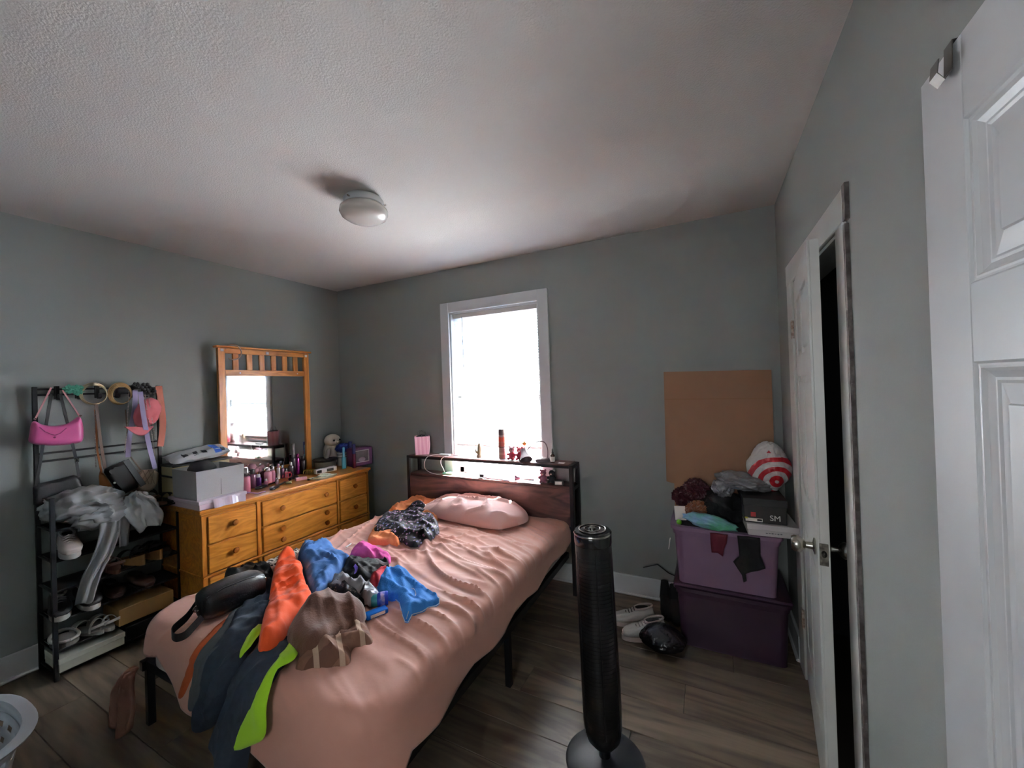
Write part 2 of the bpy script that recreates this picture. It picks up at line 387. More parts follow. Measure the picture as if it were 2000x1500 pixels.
# slab, hinged at the window side, ajar 7 degrees
HX, HY = W + .004, -.47; FX, FY = 3.583, -1.17
ang = math.atan2(FX - HX, -(FY - HY))
d1 = struct('door_1', (HX, HY, 0))
MD = T(HX, HY, 0) @ Rz(ang)      # local: y negative along the leaf, x into room negative
LW = math.hypot(FX - HX, FY - HY)
DW = LW
g = G(MD); st_ = .095
g.box(0, .024, -DW, 0, .012, 1.875, bev=0)
g.build('door_core', OLDWHITE, d1)
def rails(M, x0, x1, W_, zs, stile, mats, parent, mull=True):
    """stiles and rails standing 8 mm proud with raised panels between"""
    top = 1.875
    G(M).box(x0, x1, -W_, -W_ + stile, .012, top, bev=.0015).build('stile', mats, parent)
    G(M).box(x0, x1, -stile, 0, .012, top, bev=.0015).build('stile', mats, parent)
    for a, b in zs: G(M).box(x0, x1, -W_ + stile, -stile, a, b, bev=.0015).build('rail', mats, parent)
rails(MD, -.008, 0, DW, ((.012, .22), (.80, .95), (1.44, 1.53), (1.775, 1.875)), .095, OLDWHITE, d1)
for z0, z1 in ((.24, .78), (.97, 1.42), (1.55, 1.755)):
    for y0, y1 in ((-DW + .115, -DW / 2 - .03), (-DW / 2 + .03, -.115)):
        G(MD).box(-.006, .001, y0, y1, z0, z1, bev=.005).build('panel', OLDWHITE, d1)
    G(MD).box(-.008, 0, -DW / 2 - .02, -DW / 2 + .02, z0 - .02, z1 + .02).build('muntin', OLDWHITE, d1)
for sx, xx in ((-1, -.008), (1, .024)):
    R = Ry(-PI / 2) if sx < 0 else Ry(PI / 2)
    g = G(MD); g.lathe([(.026, 0), (.027, .004), (.012, .008), (.010, .026), (.018, .032), (.026, .040), (.027, .058), (.022, .066), (.0, .067)], (xx, -DW + .062, .872), n=24, R=R.to_3x3())
    g.build('door_knob', CHROME, d1, smooth=True, label='brushed nickel round knob')
G(MD).box(-.003, .02, -DW - .0025, -DW + .001, .835, .905, bev=.001).build('latch_plate', mat('latch', '8a8378', .5, metal=.6, bump=.4, col2='4a4540', vscale=60), d1)
G(MD).ball((.0085, -DW - .001, .872), (.008, .009, .012), 2).build('latch', mat('latch_dark', '2e2b28', .5, metal=.5), d1)
for z in (.25, 1.62):
    g = G(); g.box(W - .0145, W - .0125, -.46, -.43, z, z + .085, bev=.0005); g.cyl((W - .012, -.464, z), (W - .012, -.464, z + .085), .006, n=10)
    g.build('hinge', mat('painted_hinge', 'c7bdb2', .5, bump=.3, col2='8a6f60', vscale=90), tr)
# closet contents
G().cyl((W + .4, -1.6, 1.72), (W + .4, 0, 1.72), .014)
rod = one(G().cyl((W + .4, -1.65, 1.72), (W + .4, .04, 1.72), .014), 'closet_rod', CHROME, 'metal clothes rod high inside the dark closet', 'rod')
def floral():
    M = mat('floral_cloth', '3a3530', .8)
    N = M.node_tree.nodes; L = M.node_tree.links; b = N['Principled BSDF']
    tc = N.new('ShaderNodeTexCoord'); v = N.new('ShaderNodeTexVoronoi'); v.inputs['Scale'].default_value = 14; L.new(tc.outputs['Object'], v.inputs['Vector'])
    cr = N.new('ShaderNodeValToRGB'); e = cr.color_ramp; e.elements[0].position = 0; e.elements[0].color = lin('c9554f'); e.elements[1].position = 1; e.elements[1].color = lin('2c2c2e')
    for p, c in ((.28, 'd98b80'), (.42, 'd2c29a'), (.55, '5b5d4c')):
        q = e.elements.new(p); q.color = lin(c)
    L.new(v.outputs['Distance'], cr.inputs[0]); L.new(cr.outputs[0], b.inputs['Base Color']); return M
FLOR = floral()
def hang(name, label, cat, pts_y, x, z0, z1, material, seed, group=None):
    g = G(); y0, y1 = pts_y
    def fn(u, v):
        yy = y0 + (y1 - y0) * u; zz = z1 + (z0 - z1) * v; sh = 1 - .35 * max(0, 1 - v * 5)
        return (x + .035 * math.sin(u * 19 + seed) * (.4 + v) , (y0 + y1) / 2 + (yy - (y0 + y1) / 2) * sh, zz)
    g.grid(fn, 24, 14)
    return one(g, name, material, label, cat, group, smooth=True, thick=.02)
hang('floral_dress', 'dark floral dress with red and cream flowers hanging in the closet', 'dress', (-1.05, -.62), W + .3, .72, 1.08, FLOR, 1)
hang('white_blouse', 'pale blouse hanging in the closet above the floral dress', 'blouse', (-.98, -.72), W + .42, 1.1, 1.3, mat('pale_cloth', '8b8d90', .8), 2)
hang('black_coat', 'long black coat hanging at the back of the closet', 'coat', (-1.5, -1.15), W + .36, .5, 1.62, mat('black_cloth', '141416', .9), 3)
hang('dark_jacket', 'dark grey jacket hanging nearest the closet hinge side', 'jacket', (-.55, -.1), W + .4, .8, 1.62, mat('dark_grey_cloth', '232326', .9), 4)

# entry door, open against the right wall
d2 = struct('door_2', (3.64, -1.813, 0))
DX = 3.615; EY1 = -1.813; EW = .9; EZ = 1.92
ME = T(DX, EY1, 0)
G().box(DX + .0142, DX + .035, EY1 - EW, EY1, .01, EZ).build('door_core', WHITE, d2)
for a, b in ((EY1 - .115, EY1), (EY1 - EW, EY1 - EW + .115)): G().box(DX, DX + .0145, a, b, .01, EZ, bev=.0015).build('stile', WHITE, d2)
G().box(DX, DX + .0145, EY1 - EW / 2 - .055, EY1 - EW / 2 + .055, .01, EZ, bev=.0015).build('stile', WHITE, d2)
for a, b in ((.01, .2), (.74, .86), (1.45, 1.563), (1.797, EZ)):
    for y0, y1 in ((EY1 - EW / 2 + .055, EY1 - .115), (EY1 - EW + .115, EY1 - EW / 2 - .055)):
        G().box(DX, DX + .0145, y0, y1, a, b, bev=.0015).build('rail', WHITE, d2)
def ringpanel(name, y0, y1, z0, z1, prof, par):
    V = []; F = []
    for o, d in prof: V += [(DX + d, y0 + o, z0 + o), (DX + d, y1 - o, z0 + o), (DX + d, y1 - o, z1 - o), (DX + d, y0 + o, z1 - o)]
    n = len(prof)
    for i in range(n - 1):
        for j in range(4): F.append((i * 4 + j, i * 4 + (j + 1) % 4, i * 4 + 4 + (j + 1) % 4, i * 4 + 4 + j))
    if name == 'panel': F.append((n * 4 - 4, n * 4 - 3, n * 4 - 2, n * 4 - 1))
    g = G(); g._add(V, F); return g.build(name, WHITE, par)
for z0, z1 in ((.2, .74), (.86, 1.45), (1.563, 1.797)):
    for y0, y1 in ((EY1 - EW / 2 + .055, EY1 - .115), (EY1 - EW + .115, EY1 - EW / 2 - .055)):
        ringpanel('moulding', y0 - .001, y1 + .001, z0 - .001, z1 + .001, [(0, .0005), (.003, .004), (.006, .0045), (.009, .004), (.013, .008), (.022, .012), (.026, .0115), (.030, .0135)], d2)
        ringpanel('panel', y0 - .001, y1 + .001, z0 - .001, z1 + .001, [(.030, .0135), (.034, .013), (.056, .009), (.058, .006)], d2)
hk = thing('over_door_hook', 'small dark hook hung over the top of the open white door', 'hook', (DX, -1.905, EZ))
g = G(); g.strap([(DX + .037, -1.905, EZ - .04), (DX + .037, -1.905, EZ + .002), (DX - .003, -1.905, EZ + .002), (DX - .004, -1.905, EZ - .04), (DX - .012, -1.905, EZ - .052), (DX - .02, -1.905, EZ - .04), (DX - .018, -1.905, EZ - .02)], .022, .0015, (0, 1, 0))
g.build('metal_strip', mat('hook_metal', '55524f', .4, metal=.5), hk)

# ------------------------------------------------------------------ ceiling lamp
lp = thing('ceiling_lamp', 'white flush ceiling lamp with mushroom glass globe', 'lamp', (1.715, -1.24, H))
LC = (1.715, -1.24)
G().lathe([(.075, H), (.09, H - .005), (.1, H - .018), (.1, H - .04), (.092, H - .046)], (LC[0], LC[1], 0), n=40).build('canopy', WHITE, lp, smooth=True)
G().lathe([(.09, H - .04), (.1, H - .046), (.117, H - .062), (.12, H - .08), (.11, H - .1), (.085, H - .116), (.045, H - .126), (.0, H - .128)], (LC[0], LC[1], 0), n=40).build('glass_globe', mat('opal_glass', 'd6d2ca', .15, spec=.5, coat=.3), lp, smooth=True)
for a in (.6, 2.7, 4.8): G().cyl((LC[0] + .1 * math.cos(a), LC[1] + .1 * math.sin(a), H - .034), (LC[0] + .112 * math.cos(a), LC[1] + .112 * math.sin(a), H - .034), .004, n=8).build('thumb_screw', CHROME, lp)

# ================================================================== BED
BXL, BXR, YF, YH, ZT = 1.02, 2.41, -1.955, -.17, .50
bd = thing('bed', 'black metal bed with rustic wood bookcase headboard under the window', 'bed', (1.71, -1, 0))
HB0, HB1, HYF, HYB, HZ = 1.005, 2.43, -.165, -.03, .885
def post(x, y, z0, z1, w_=.026): G().box(x - w_ / 2, x + w_ / 2, y - w_ / 2, y + w_ / 2, z0, z1, bev=.002).build('post', BLACKM, bd)
for x in (HB0, HB1):
    for y in (HYF, HYB): post(x, y, .001, HZ - .001)
for z in (HZ - .014, .735 - .014, .44):
    for x in (HB0, HB1): G().box(x - .012, x + .012, HYF, HYB, z - .012, z + .012, bev=.001).build('crossbar', BLACKM, bd)
for y in (HYF, HYB): G().box(HB0, HB1, y - .01, y + .01, HZ - .022, HZ - .002, bev=.001).build('crossbar', BLACKM, bd)
G().box(HB0 + .013, HB1 - .013, HYF - .012, HYB, HZ - .004, HZ + .004, bev=.001).build('top_shelf', RUSTIC, bd)
G().box(HB0 + .013, HB1 - .013, HYF - .002, HYB + .005, .722, .738, bev=.001).build('lower_shelf', RUSTIC, bd)
G().box(HB0 + .013, HB1 - .013, HYF - .008, HYF + .008, .47, .721, bev=.001).build('headboard_panel', RUSTIC, bd)
G().box(HB0, HB1, HYF - .01, HYF + .01, .448, .468, bev=.001).build('crossbar', BLACKM, bd)
for x in (BXL + .01, BXR - .03): G().box(x - .015, x + .015, -1.93, HYF, .25, .29, bev=.002).build('side_rail', BLACKM, bd)
for y in (-1.9,): G().box(BXL, BXR - .02, y - .015, y + .015, .25, .29, bev=.002).build('side_rail', BLACKM, bd)
for x in (BXL + .01, 1.71, BXR - .03):
    for y in (-1.9, -1.06): G().box(x - .014, x + .014, y - .014, y + .014, .001, .26, bev=.002).build('leg', BLACKM, bd)
for i in range(11): G().box(BXL, BXR - .02, -1.8 + i * .155, -1.77 + i * .155, .27, .285).build('slat', BLACKM, bd)
def rrect(x0, x1, y0, y1, r, n=8):
    P = []
    for cx, cy, a in ((x1 - r, y1 - r, 0), (x0 + r, y1 - r, PI / 2), (x0 + r, y0 + r, PI), (x1 - r, y0 + r, 1.5 * PI)):
        for k in range(n + 1): q = a + PI / 2 * k / n; P.append((cx + r * math.cos(q), cy + r * math.sin(q)))
    return P
g = G(); V = []; F = []; rs = ((.05, .292), (.025, .31), (.025, ZT - .05), (.04, ZT - .025), (.09, ZT - .012)); n = 36
for i_, z_ in rs: V += [(a, b, z_) for a, b in rrect(BXL + i_, BXR - i_, YF + i_, YH, .15)]
for i in range(len(rs) - 1):
    for j in range(n): F.append((i * n + j, i * n + (j + 1) % n, (i + 1) * n + (j + 1) % n, (i + 1) * n + j))
F += [tuple(range(n))[::-1], tuple(range(4 * n, 5 * n))]
g._add(V, F); g.build('mattress', mat('mattress', 'c9c3bd', .9), bd, smooth=True)

R_, RR = .17, .06   # plan corner radius, edge rounding
def fbm(p, o=3):
    a, s, f = 0, 1, 1
    for _ in range(o): a += s * noise.noise(p * f); s *= .5; f *= 2.1
    return a
def ridge(x, y, z, k, p=2):
    return max(0, 1 - abs(noise.noise(Vector((x, y, z)))) * k) ** p
def wrinkle(s, t):
    """wrinkles of the sheet; s,t are flat cloth coordinates"""
    side = min(1, max(0, (s - 1.2) / .7)); mid = math.exp(-((t + 1.1) / .6) ** 2)
    wx = .25 * noise.noise(Vector((s * 1.7, t * 1.7, 5)))
    # long taut folds running out of the middle to the right edge
    a = ridge(s * .9 + wx, (t + wx * .5) * 9 + s * 3.8, 0, 4) * .017 * (.15 + side) * (.25 + mid)
    a += ridge(s * 1.3, t * 12 + s * 4.5 + wx * 3, 4, 4) * .010 * (.1 + side) * (.25 + mid)
    a += ridge(s * 1.0, t * 7 + s * .4 + wx * 2, 8, 4.5) * .012 * (.2 + .8 * side) * math.exp(-((t + .75) / .35) ** 2)
    # crumple in front of the pillow
    k = math.exp(-(((s - 1.72) / .26) ** 2 + ((t + .78) / .22) ** 2))
    a += k * (ridge(s * 3 + t * 4, t * 4 - s * 3, 2, 4) * .024 + ridge(s * 2 - t * 6, t * 3 + s * 5, 3, 4) * .018)
    # relaxed diagonal folds on the dresser side
    a += (1 - side) * (ridge(s * 7 + t * 4, (t - s) * 1.2, 12, 5) * .013 * math.exp(-((t + .8) / .8) ** 2) + ridge(s * 4 - t * 2, t * 3.0, 15, 6) * .006)
    a += .005 * noise.noise(Vector((s * 3, t * 3, 9)))
    o = max(0, s - (BXR - .1), (YF + .08) - t)
    a *= max(0, 1 - o / .14)
    return max(a, -.004)
def surf(s, t, h):
    """bed top, rolling over its edges and hanging down; h is the height above the sheet"""
    cx = min(max(s, BXL + R_), BXR - R_); cy = min(max(t, YF + R_), YH)
    v = Vector((s - cx, t - cy, 0)); L = v.length
    if L < 1e-6: d = Vector((0, 0, 0))
    else: d = v / L
    Lf = R_ - RR; h += wrinkle(s, t)
    if L <= Lf: return Vector((s, t, ZT + h - .003 * 0))
    L -= Lf; base = Vector((cx, cy, 0)) + d * Lf
    if L < RR * PI / 2:
        a = L / RR; n = d * math.sin(a) + Vector((0, 0, math.cos(a)))
        return base + Vector((0, 0, ZT - RR)) + n * (RR + h)
    dr = L - RR * PI / 2
    fl_ = .010 * math.sin(base.x * 19 + base.y * 15 + 1) * min(1, dr * 6) + .10 * dr
    return base + d * (RR + max(h, .002) * (1 + 0) + fl_) + Vector((0, 0, ZT - RR - dr))
def bp(u, v, lift=0):
    """photo pixel -> cloth coordinates on the bed"""
    p = at(u, v, 2, ZT + lift)
    if p.y >= YF + RR: return (p.x, p.y)
    d = (p - CAM); rad = RR + lift          # rounded edge: circle in the y-z plane
    oy, oz = CAM.y - (YF + RR), CAM.z - (ZT - RR); A = d.y ** 2 + d.z ** 2; B = 2 * (oy * d.y + oz * d.z); C = oy * oy + oz * oz - rad * rad
    D = B * B - 4 * A * C
    if D > 0:
        k = (-B - math.sqrt(D)) / (2 * A); q = CAM + d * k
        if q.z >= ZT - RR - .001 and q.y <= YF + RR + .001:
            a = math.atan2(YF + RR - q.y, q.z - (ZT - RR)); return (q.x, YF + RR - RR * a)
    p = at(u, v, 1, YF - lift)
    drop = max(0, ZT - RR - p.z); p = at(u, v, 1, YF - lift - .1 * drop); drop = max(0, ZT - RR - p.z)
    return (p.x, YF + RR - RR * PI / 2 - drop)
def chaikin(P, k=2):
    for _ in range(k):
        Q = []
        for i in range(len(P)):
            a, b = P[i], P[(i + 1) % len(P)]
            Q += [(a[0] * .75 + b[0] * .25, a[1] * .75 + b[1] * .25), (a[0] * .25 + b[0] * .75, a[1] * .25 + b[1] * .75)]
        P = Q
    return P
def inside(P, x, y):
    c = False; j = len(P) - 1
    for i in range(len(P)):
        if (P[i][1] > y) != (P[j][1] > y) and x < (P[j][0] - P[i][0]) * (y - P[i][1]) / (P[j][1] - P[i][1]) + P[i][0]: c = not c
        j = i
    return c
def edist(P, x, y):
    m_ = 9.
    for i in range(len(P)):
        ax, ay = P[i]; bx, by = P[(i + 1) % len(P)]; dx, dy = bx - ax, by - ay
        l2 = dx * dx + dy * dy or 1e-9; k = max(0, min(1, ((x - ax) * dx + (y - ay) * dy) / l2))
        m_ = min(m_, math.hypot(x - ax - k * dx, y - ay - k * dy))
    return m_
def fill(P, step):
    """triangulate the outline with interior points on a jittered grid -> (points, faces)"""
    x0 = min(p[0] for p in P); x1 = max(p[0] for p in P); y0 = min(p[1] for p in P); y1 = max(p[1] for p in P)
    B = []
    for i in range(len(P)):
        a, b = P[i], P[(i + 1) % len(P)]; n = max(1, int(math.hypot(b[0] - a[0], b[1] - a[1]) / step))
        B += [(a[0] + (b[0] - a[0]) * k / n, a[1] + (b[1] - a[1]) * k / n) for k in range(n)]
    nb = len(B); pts = [Vector(p) for p in B]; row = 0; y = y0 + step / 2
    while y < y1:
        x = x0 + (step / 2 if row % 2 else 0)
        while x < x1:
            if inside(P, x, y) and (edist(P, x, y) > step * .45): pts.append(Vector((x, y)))
            x += step
        y += step * .87; row += 1
    r = delaunay_2d_cdt(pts, [(i, (i + 1) % nb) for i in range(nb)], [], 1, 1e-6)
    return r[0], r[2]
def garment(name, outline, material, label, h=.03, base=0, fold=.012, freq=8, ang=0, stretch=4.5, seed=0, step=.0095, ew=.03, cat='clothes', group=None, lift=None, world=False, fn=None, parent=None, crumple=.3, soft=2):
    lift = base + h * .6 if lift is None else lift
    P = outline if world else [bp(u, v, lift) for u, v in outline]
    P = chaikin(P, soft)
    V, F = fill(P, step); ca, sa = math.cos(ang), math.sin(ang); f = fn or surf; out = []
    for p in V:
        d = edist(P, p.x, p.y); k = min(1, d / ew); k = math.sqrt(k * (2 - k)) if k < 1 else 1
        a, b = p.x * ca + p.y * sa, -p.x * sa + p.y * ca
        q = Vector((a * freq / stretch, b * freq, seed * 5.1)); q += Vector((noise.noise(q * .6 + Vector((9, 0, 0))), noise.noise(q * .6), 0)) * .6
        rd = 1 - min(1, abs(noise.noise(q)) * 3.6)
        q2 = Vector((p.x * freq * 1.3, p.y * freq * 1.3, seed * 3.3))
        rd2 = 1 - min(1, abs(noise.noise(q2)) * 2.6)
        hh = base + k * (h * (.7 + .45 * noise.noise(Vector((p.x * 5, p.y * 5, seed)))) + fold * (rd ** 1.7) + fold * .5 * max(0, 1 - abs(noise.noise(q * 1.9 + Vector((0, 0, 7)))) * 3.6) ** 1.7 + fold * crumple * rd2 ** 2 + fold * .25 * noise.noise(q2 * 3)) + .0015
        out.append(f(p.x, p.y, hh))
    g = G(); g._add(out, [tuple(x) for x in F])
    # hem turned under
    if parent is not None: return g.build(name, material, parent, smooth=True, auto=80)
    return one(g, name, material, label, cat, group, smooth=True, auto=80)

# the sheet
def sheet_outline():
    P = []
    Lm = R_ - RR + RR * PI / 2
    def pt(cx, cy, a, drop): P.append((cx + math.cos(a) * (Lm + drop), cy + math.sin(a) * (Lm + drop)))
    for k in range(14):    # right side, head to foot
        f = k / 13; pt(BXR - R_, YH + (YF + R_ - YH) * f, 0, .07 + .05 * f + .015 * math.sin(k * 1.7))
    for k in range(1, 10): pt(BXR - R_, YF + R_, -PI / 2 * k / 9, .12 + .09 * math.sin(PI * k / 9) + .06 * k / 9)
    for k in range(1, 14): f = k / 14; pt(BXR - R_ + (BXL + 2 * R_ - BXR) * f, YF + R_, -PI / 2, .18 + .04 * math.sin(k * .8) - .12 * f * f)
    for k in range(10): pt(BXL + R_, YF + R_, -PI / 2 - PI / 2 * k / 9, .06 - .02 * k / 9)
    for k in range(1, 14): f = k / 13; pt(BXL + R_, YF + R_ + (YH - YF - R_) * f, PI, .04 + .02 * math.sin(k * 1.3))
    return P
V, F = fill(sheet_outline(), .009)
g = G(); g._add([surf(p.x, p.y, 0) for p in V], [tuple(x) for x in F])
one(g, 'bed_sheet', SHEET, 'wrinkled dusty pink sheet covering the mattress and hanging at the foot', 'bedding', smooth=True, auto=80, thick=.003)

# pillow
def pillow():
    g = G(); N_ = 44
    c = Vector((1.745, -.345, ZT + .004)); R = Rz(math.radians(-6))
    def fn(side):
        def f(u, v):
            a, b = u * 2 - 1, v * 2 - 1
            ex = (max(0, 1 - abs(a) ** 3.2)) ** .55 * (max(0, 1 - abs(b) ** 3)) ** .55
            sx = .41 * (1 - .10 * (abs(b) ** 2) * abs(a)); sy = .185 * (1 - .08 * abs(a) ** 2)
            x, y = a * sx, b * sy
            wv = ridge(x * 2 + y * 7, y * 4 - x * 5, 3, 4.5) * .026 + .012 * noise.noise(Vector((x * 7, y * 9, 1)))
            z = (.028 + ex * (.105 + .02 * a) + ex * wv) if side else .028 - .03 * ex
            corner = .0
            if a > .8: x += .02 * math.sin(b * 3 + 1) * (a - .8) / .2
            return c + R.to_3x3() @ Vector((x, y, z))
        return f
    g.grid(fn(1), N_, N_); g.grid(fn(0), N_, N_); bmesh.ops.remove_doubles(g.bm, verts=g.bm.verts, dist=.0006)
    return g
one(pillow(), 'pillow', PILLOWM, 'plump pink pillow lying against the headboard', 'pillow', smooth=True, auto=80)

# ------------------------------------------------------------------ dresser and mirror
dr = thing('dresser', 'long golden oak dresser with round wooden knobs beside the bed', 'dresser', (.28, -.8, 0))
DF, DY0, DY1, DZ = .53, -1.46, -.165, .75
G().box(.02, DF - .02, DY0 + .004, DY1 - .004, .05, DZ - .026).build('body', OAK, dr)
G().box(.01, DF + .018, DY0 - .016, DY1 + .014, DZ - .022, DZ, bev=.005, seg=2).build('top', OAK, dr)
G().box(.015, DF + .006, DY0 - .006, DY1 + .006, DZ - .036, DZ - .022, bev=.004).build('moulding', OAK, dr)
G().box(.015, DF + .006, DY0 - .004, DY1 + .004, .03, .14, bev=.004).build('plinth', OAK, dr)
G().box(.015, DF + .008, DY0 - .002, DY1 + .002, .335, .35, bev=.003).build('moulding', OAK, dr)
cols = ((-1.432, -1.138), (-1.108, -.50), (-.478, -.185))
for a, b in ((DY0, -1.434), (-1.136, -1.11), (-.498, -.48), (-.183, DY1)): G().box(DF - .021, DF, a, b, .05, DZ - .036, bev=.002).build('stile', OAKV, dr)
DRW = wood('oak_drawer_front', 'dd9440', 'bd7629', scale=(9, 1.3, 7), rough=.3, ring=4, rnd=.06, distort=9)
KNB = mat('knob_oak', '9a5c24', .25, coat=.4)
def knob(y, z, par): 
    G().lathe([(.008, 0), (.008, .006), (.009, .01), (.017, .016), (.019, .022), (.015, .029), (0, .031)], (DF + .004, y, z), n=18, R=Ry(PI / 2).to_3x3()).build('knob', KNB, par, smooth=True)
def drawer(a, b, z0, z1, kn):
    d = G().box(DF - .015, DF + .005, a + .006, b - .006, z0 + .004, z1 - .004, bev=.003).build('drawer', DRW, dr)
    for y, z in kn: knob(y, z, d)
for ci, (a, b) in enumerate(cols):
    for z0, z1 in ((.53, .704), (.353, .527), (.15, .332)):
        zc = (z0 + z1) / 2 + .01
        if ci != 1: drawer(a, b, z0, z1, [((a + b) / 2, zc)])
        elif z0 > .5: drawer(a, b, z0, z1, [(a + .135, zc), (b - .115, zc)])
        else:
            drawer(a, b, z0, z1, [(a + .135, zc + .035), (b - .115, zc + .035), (a + .135, zc - .045), (b - .115, zc - .045)])
mr = thing('dresser_mirror', 'oak framed mirror with slatted crest standing on the dresser', 'mirror', (.08, -.76, DZ))
MX = .085; my0, my1 = -1.128, -.402
for a, b in ((my0, my0 + .048), (my1 - .048, my1)): G().box(MX - .015, MX + .012, a, b, DZ + .001, 1.79, bev=.003).build('frame_post', OAKV, mr)
G().box(MX - .022, MX + .028, my0 - .018, my1 + .018, 1.79, 1.806, bev=.004).build('cornice', OAK, mr)
G().box(MX - .012, MX + .01, my0 + .048, my1 - .048, 1.752, 1.79, bev=.002).build('frame_rail', OAK, mr)
G().box(MX - .012, MX + .01, my0 + .048, my1 - .048, 1.585, 1.63, bev=.002).build('frame_rail', OAK, mr)
G().box(MX - .012, MX + .01, my0 + .048, my1 - .048, .79, .84, bev=.002).build('frame_rail', OAK, mr)
for y in (-1.005, -.905, -.81, -.715, -.62, -.525):
    G().box(MX - .008, MX + .006, y - .021, y + .021, 1.63, 1.752, bev=.002).build('slat', OAKV, mr)
MIR = mat('mirror_glass', 'd9dcdd', .035, metal=1)
N = MIR.node_tree.nodes; L = MIR.node_tree.links
tc = N.new('ShaderNodeTexCoord'); nn = N.new('ShaderNodeTexNoise'); nn.inputs['Scale'].default_value = 4; nn.inputs['Detail'].default_value = 6; nn.inputs['Distortion'].default_value = 1; L.new(tc.outputs['Object'], nn.inputs['Vector'])
mrn = N.new('ShaderNodeMapRange'); mrn.inputs[1].default_value = .5; mrn.inputs[2].default_value = .8; mrn.inputs[3].default_value = .03; mrn.inputs[4].default_value = .12; L.new(nn.outputs[0], mrn.inputs[0]); L.new(mrn.outputs[0], N['Principled BSDF'].inputs['Roughness'])
G().box(MX - .004, MX - .001, my0 + .048, my1 - .048, .84, 1.585).build('mirror_glass', MIR, mr)
LAB = mat('paper_white', 'e6dfd6', .7)
for y, z in ((-1.1, 1.775), (-.77, 1.77), (-.43, 1.765)): G().box(MX + .0105, MX + .013, y - .011, y + .011, z - .01, z + .01).build('sticker', LAB, mr)
for y, z in ((-.98, 1.607), (-.515, 1.607), (-1.096, .99), (-1.096, 1.03), (-1.094, .955)): G().ball((MX + .0125, y, z), (.002, .006, .005), 1).build('sticker', LAB, mr)
one(G().tube([(MX + .02 + .012 * math.sin(a), -1.03 + .052 * math.sin(a), 1.762 + .056 * math.cos(a)) for a in [i * .19 - 1.2 for i in range(27)]], .0045, n=6), 'headband', mat('pale_band', 'b79c86', .5), 'thin beige headband hooked over the top corner of the mirror', 'headband')

# ------------------------------------------------------------------ rack
rk = thing('shoe_rack', 'black metal shoe rack with hook rail against the left wall', 'shoe rack', (.13, -1.75, 0))
RY0, RY1 = -1.985, -1.455
def bar(p0, p1, r=.008, name='rail', par=None): G().box(min(p0[0], p1[0]) - r, max(p0[0], p1[0]) + r, min(p0[1], p1[1]) - r, max(p0[1], p1[1]) + r, min(p0[2], p1[2]) - r, max(p0[2], p1[2]) + r, bev=.0015).build(name, BLACKM, par or rk)
for y in (RY0, RY1):
    bar((.03, y, .012), (.03, y, 1.51), .009, 'post'); bar((.245, y, .012), (.245, y, .93), .009, 'post')
    for z in (.04, .15, .305, .455, .61, .77, .925): bar((.04, y, z), (.236, y, z), .005, 'side_rail')
for z in (1.505, 1.475, 1.155, 1.112): bar((.03, RY0 + .01, z), (.03, RY1 - .01, z), .005)
for z in (.04, .15, .305, .455, .61, .77):
    for x in (.03, .245): bar((x, RY0 + .01, z), (x, RY1 - .01, z), .005)
    G().box(.036, .24, RY0 + .011, RY1 - .011, z - .001, z + .002).build('shelf', mat('black_mesh_fabric', '161618', .85), rk)
for i, y in enumerate((-1.905, -1.825, -1.745, -1.665, -1.59, -1.53)):
    g = G(); g.strap([(.024, y, 1.45), (.024, y, 1.522), (.044, y, 1.522), (.044, y, 1.46), (.062, y, 1.446), (.08, y, 1.455), (.083, y, 1.475)], .016, .003, (0, 1, 0)); g.build('hook', BLACKP, rk)

# ------------------------------------------------------------------ tower fan
FC = (2.885, -1.25)
fan = thing('tower_fan', 'black tower fan with round base standing beside the bed', 'fan', (FC[0], FC[1], 0))
lean = Matrix.Rotation(math.radians(.8), 4, Vector((0, 1, 0))) 
GL = mat('glossy_black', '101114', .16, coat=.3)
G().lathe([(.145, .001), (.147, .008), (.138, .018), (.05, .026), (.03, .03)], (FC[0], FC[1], 0), n=48).build('base', mat('fan_base', '26282c', .5), fan, smooth=True)
FM = T(FC[0], FC[1], 0) @ Ry(math.radians(-1.2))
G(FM).lathe([(.022, .02), (.021, .06), (.026, .095)], n=24).build('stem', GL, fan, smooth=True)
G(FM).lathe([(.024, .07), (.045, .078), (.062, .1), (.07, .14), (.0725, .2), (.071, .5), (.069, .82), (.069, .83)], n=48).build('body', mat('fan_body', '0e0f11', .3), fan, smooth=True)
G(FM).lathe([(.0685, .83), (.0705, .835), (.0705, .872), (.066, .88), (.03, .884), (.0, .884)], n=48).build('control_head', GL, fan, smooth=True)
G(FM).lathe([(.071, .868), (.072, .871), (.0708, .8745)], n=48, cap=False).build('trim_ring', CHROME, fan, smooth=True)
for r_ in (.05, .03): G(FM).tube([(r_ * math.cos(a * PI / 18), r_ * math.sin(a * PI / 18), .8845) for a in range(37)], .0022, n=6).build('dial_ring', CHROME, fan)
G(FM).lathe([(.012, .883), (.012, .889), (0, .89)], n=20).build('power_button', CHROME, fan)
a0 = math.atan2(CAM.y - FC[1], CAM.x - FC[0])
for k in range(46):
    z = .15 + k * .0142
    g = G(FM); rr = .0712 if z > .2 else .0712 - (.2 - z) * .05
    g.tube([((rr + .0012) * math.cos(a0 + q), (rr + .0012) * math.sin(a0 + q), z) for q in [(-.95 + i * .19) for i in range(11)]], .0009, n=4)
    g.build('grille_bar', BLACKP, fan)
for k in (-.98, .98, .12): G(FM).tube([((.0728) * math.cos(a0 + k), .0728 * math.sin(a0 + k), z) for z in (.14, .4, .7, .81)], .002, n=5).build('grille_rib', BLACKP, fan)
